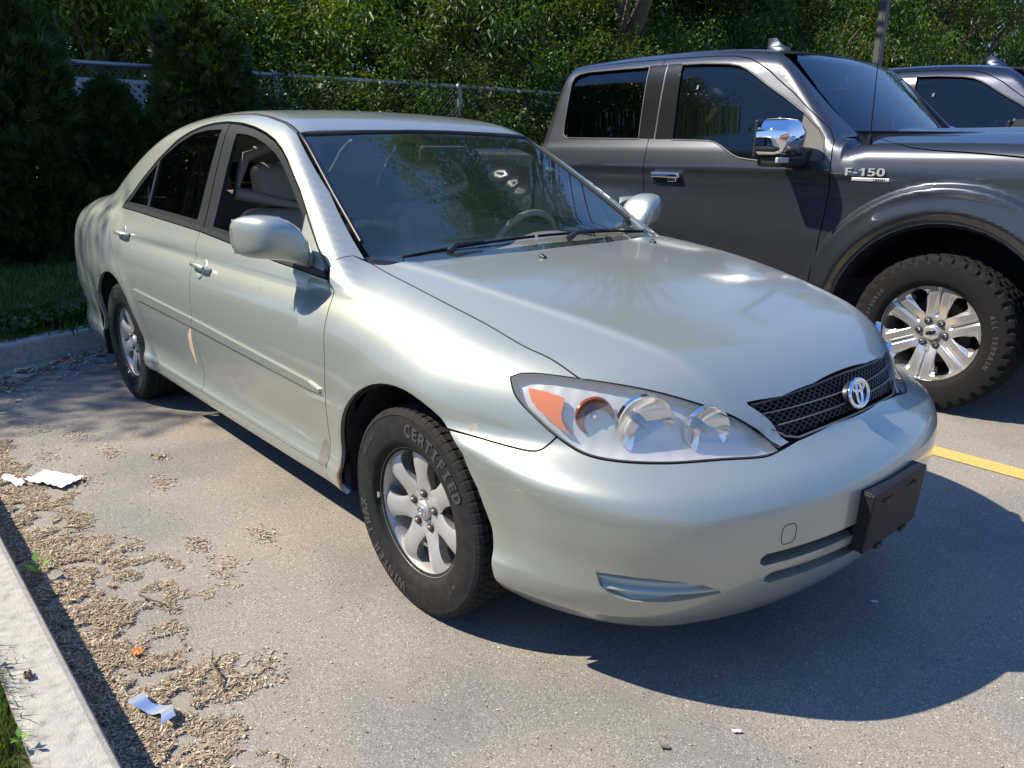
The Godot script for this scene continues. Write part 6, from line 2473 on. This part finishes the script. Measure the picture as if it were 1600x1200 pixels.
func lot_behind() -> void:
	# what the mirror caps and the bumper look at: the far side of the lot
	var b := thing("low_building", "long low tan commercial building across the lot, behind the photographer", "building", Vector3(52, 0, 10))
	var mb := MB.new()
	mb.box(Vector3(0, 2.6, 0), Vector3(14, 5.2, 70))
	part(b, "wall", mb.done(), M["tan wall"])
	mb = MB.new()
	mb.box(Vector3(0, 5.35, 0), Vector3(14.6, 0.5, 70.6))
	part(b, "roof", mb.done(), M["brown roof"])
	for k in 14:
		mb = MB.new()
		mb.box(Vector3(-7.02, 1.6, -31.0 + k * 4.8), Vector3(0.08, 2.2, 3.0))
		part(b, "window", mb.done(), M["gloss black"])

func camera_and_light() -> void:
	var cam := Camera3D.new()
	cam.name = "camera"
	var yaw := 0.726
	var pitch := 0.299
	var roll := 0.005
	var f := Vector3(-cos(yaw) * cos(pitch), -sin(pitch), -sin(yaw) * cos(pitch))
	var r := f.cross(Vector3.UP).normalized()
	var u := r.cross(f)
	var r2 := r * cos(roll) + u * sin(roll)
	var u2 := u * cos(roll) - r * sin(roll)
	cam.transform = Transform3D(Basis(r2, u2, -f), Vector3(1.729, 1.354, 2.014))
	cam.fov = rad_to_deg(2.0 * atan(600.0 / 1210.64))
	cam.near = 0.05
	cam.far = 400.0
	add_child(cam)
	var env := Environment.new()
	env.background_mode = Environment.BG_SKY
	var sky := Sky.new()
	var sm := ProceduralSkyMaterial.new()
	sm.sky_top_color = lin(0.075, 0.20, 0.56)
	sm.sky_horizon_color = lin(0.36, 0.56, 0.86)
	sm.sky_curve = 0.22
	sm.ground_bottom_color = lin(0.10, 0.10, 0.10)
	sm.ground_horizon_color = lin(0.32, 0.36, 0.40)
	sm.sun_angle_max = 12.0
	sky.sky_material = sm
	env.sky = sky
	env.background_energy_multiplier = 0.85
	env.tonemap_mode = Environment.TONE_MAPPER_LINEAR
	env.tonemap_exposure = 1.8
	env.sdfgi_enabled = true
	env.ssao_enabled = true
	env.ssil_enabled = true
	var we := WorldEnvironment.new()
	we.name = "environment"
	we.environment = env
	add_child(we)
	var sun := DirectionalLight3D.new()
	sun.name = "sun"
	sun.light_energy = 1.55
	sun.light_color = Color(1.0, 0.955, 0.88)
	sun.light_angular_distance = 0.53
	sun.shadow_enabled = true
	var toward := Vector3(-0.60, 1.0, 0.71).normalized()
	sun.basis = Basis.looking_at(-toward, Vector3.UP)
	add_child(sun)

func second_truck(tr: Node3D) -> void:
	var o := tr.duplicate()
	o.name = numbered("pickup_truck")
	add_child(o)
	o.position = Vector3(0.62, 0.02, -6.05)
	o.scale = Vector3.ONE * 1.02
	tag(o, "dark blue crew-cab pickup at the right edge, parked behind the grey pickup", "pickup truck")
	for c in o.find_children("*", "MeshInstance3D", true, false):
		if c.material_override == M["grey paint"]:
			c.material_override = M["navy paint"]
		elif c.material_override == M["mirror chrome"]:
			c.material_override = M["black trim"]
			c.set_meta("label", "black mirror cap")

func _ready() -> void:
	camera_and_light()
	make_materials()
	ground_things()
	fence_things()
	trees()
	lot_behind()
	print("setting ", Time.get_ticks_msec())
	sedan()
	var tr := truck(Vector3(0.2, 0, -3.28))
	second_truck(tr)
	litter_things()
	print("done ", Time.get_ticks_msec())
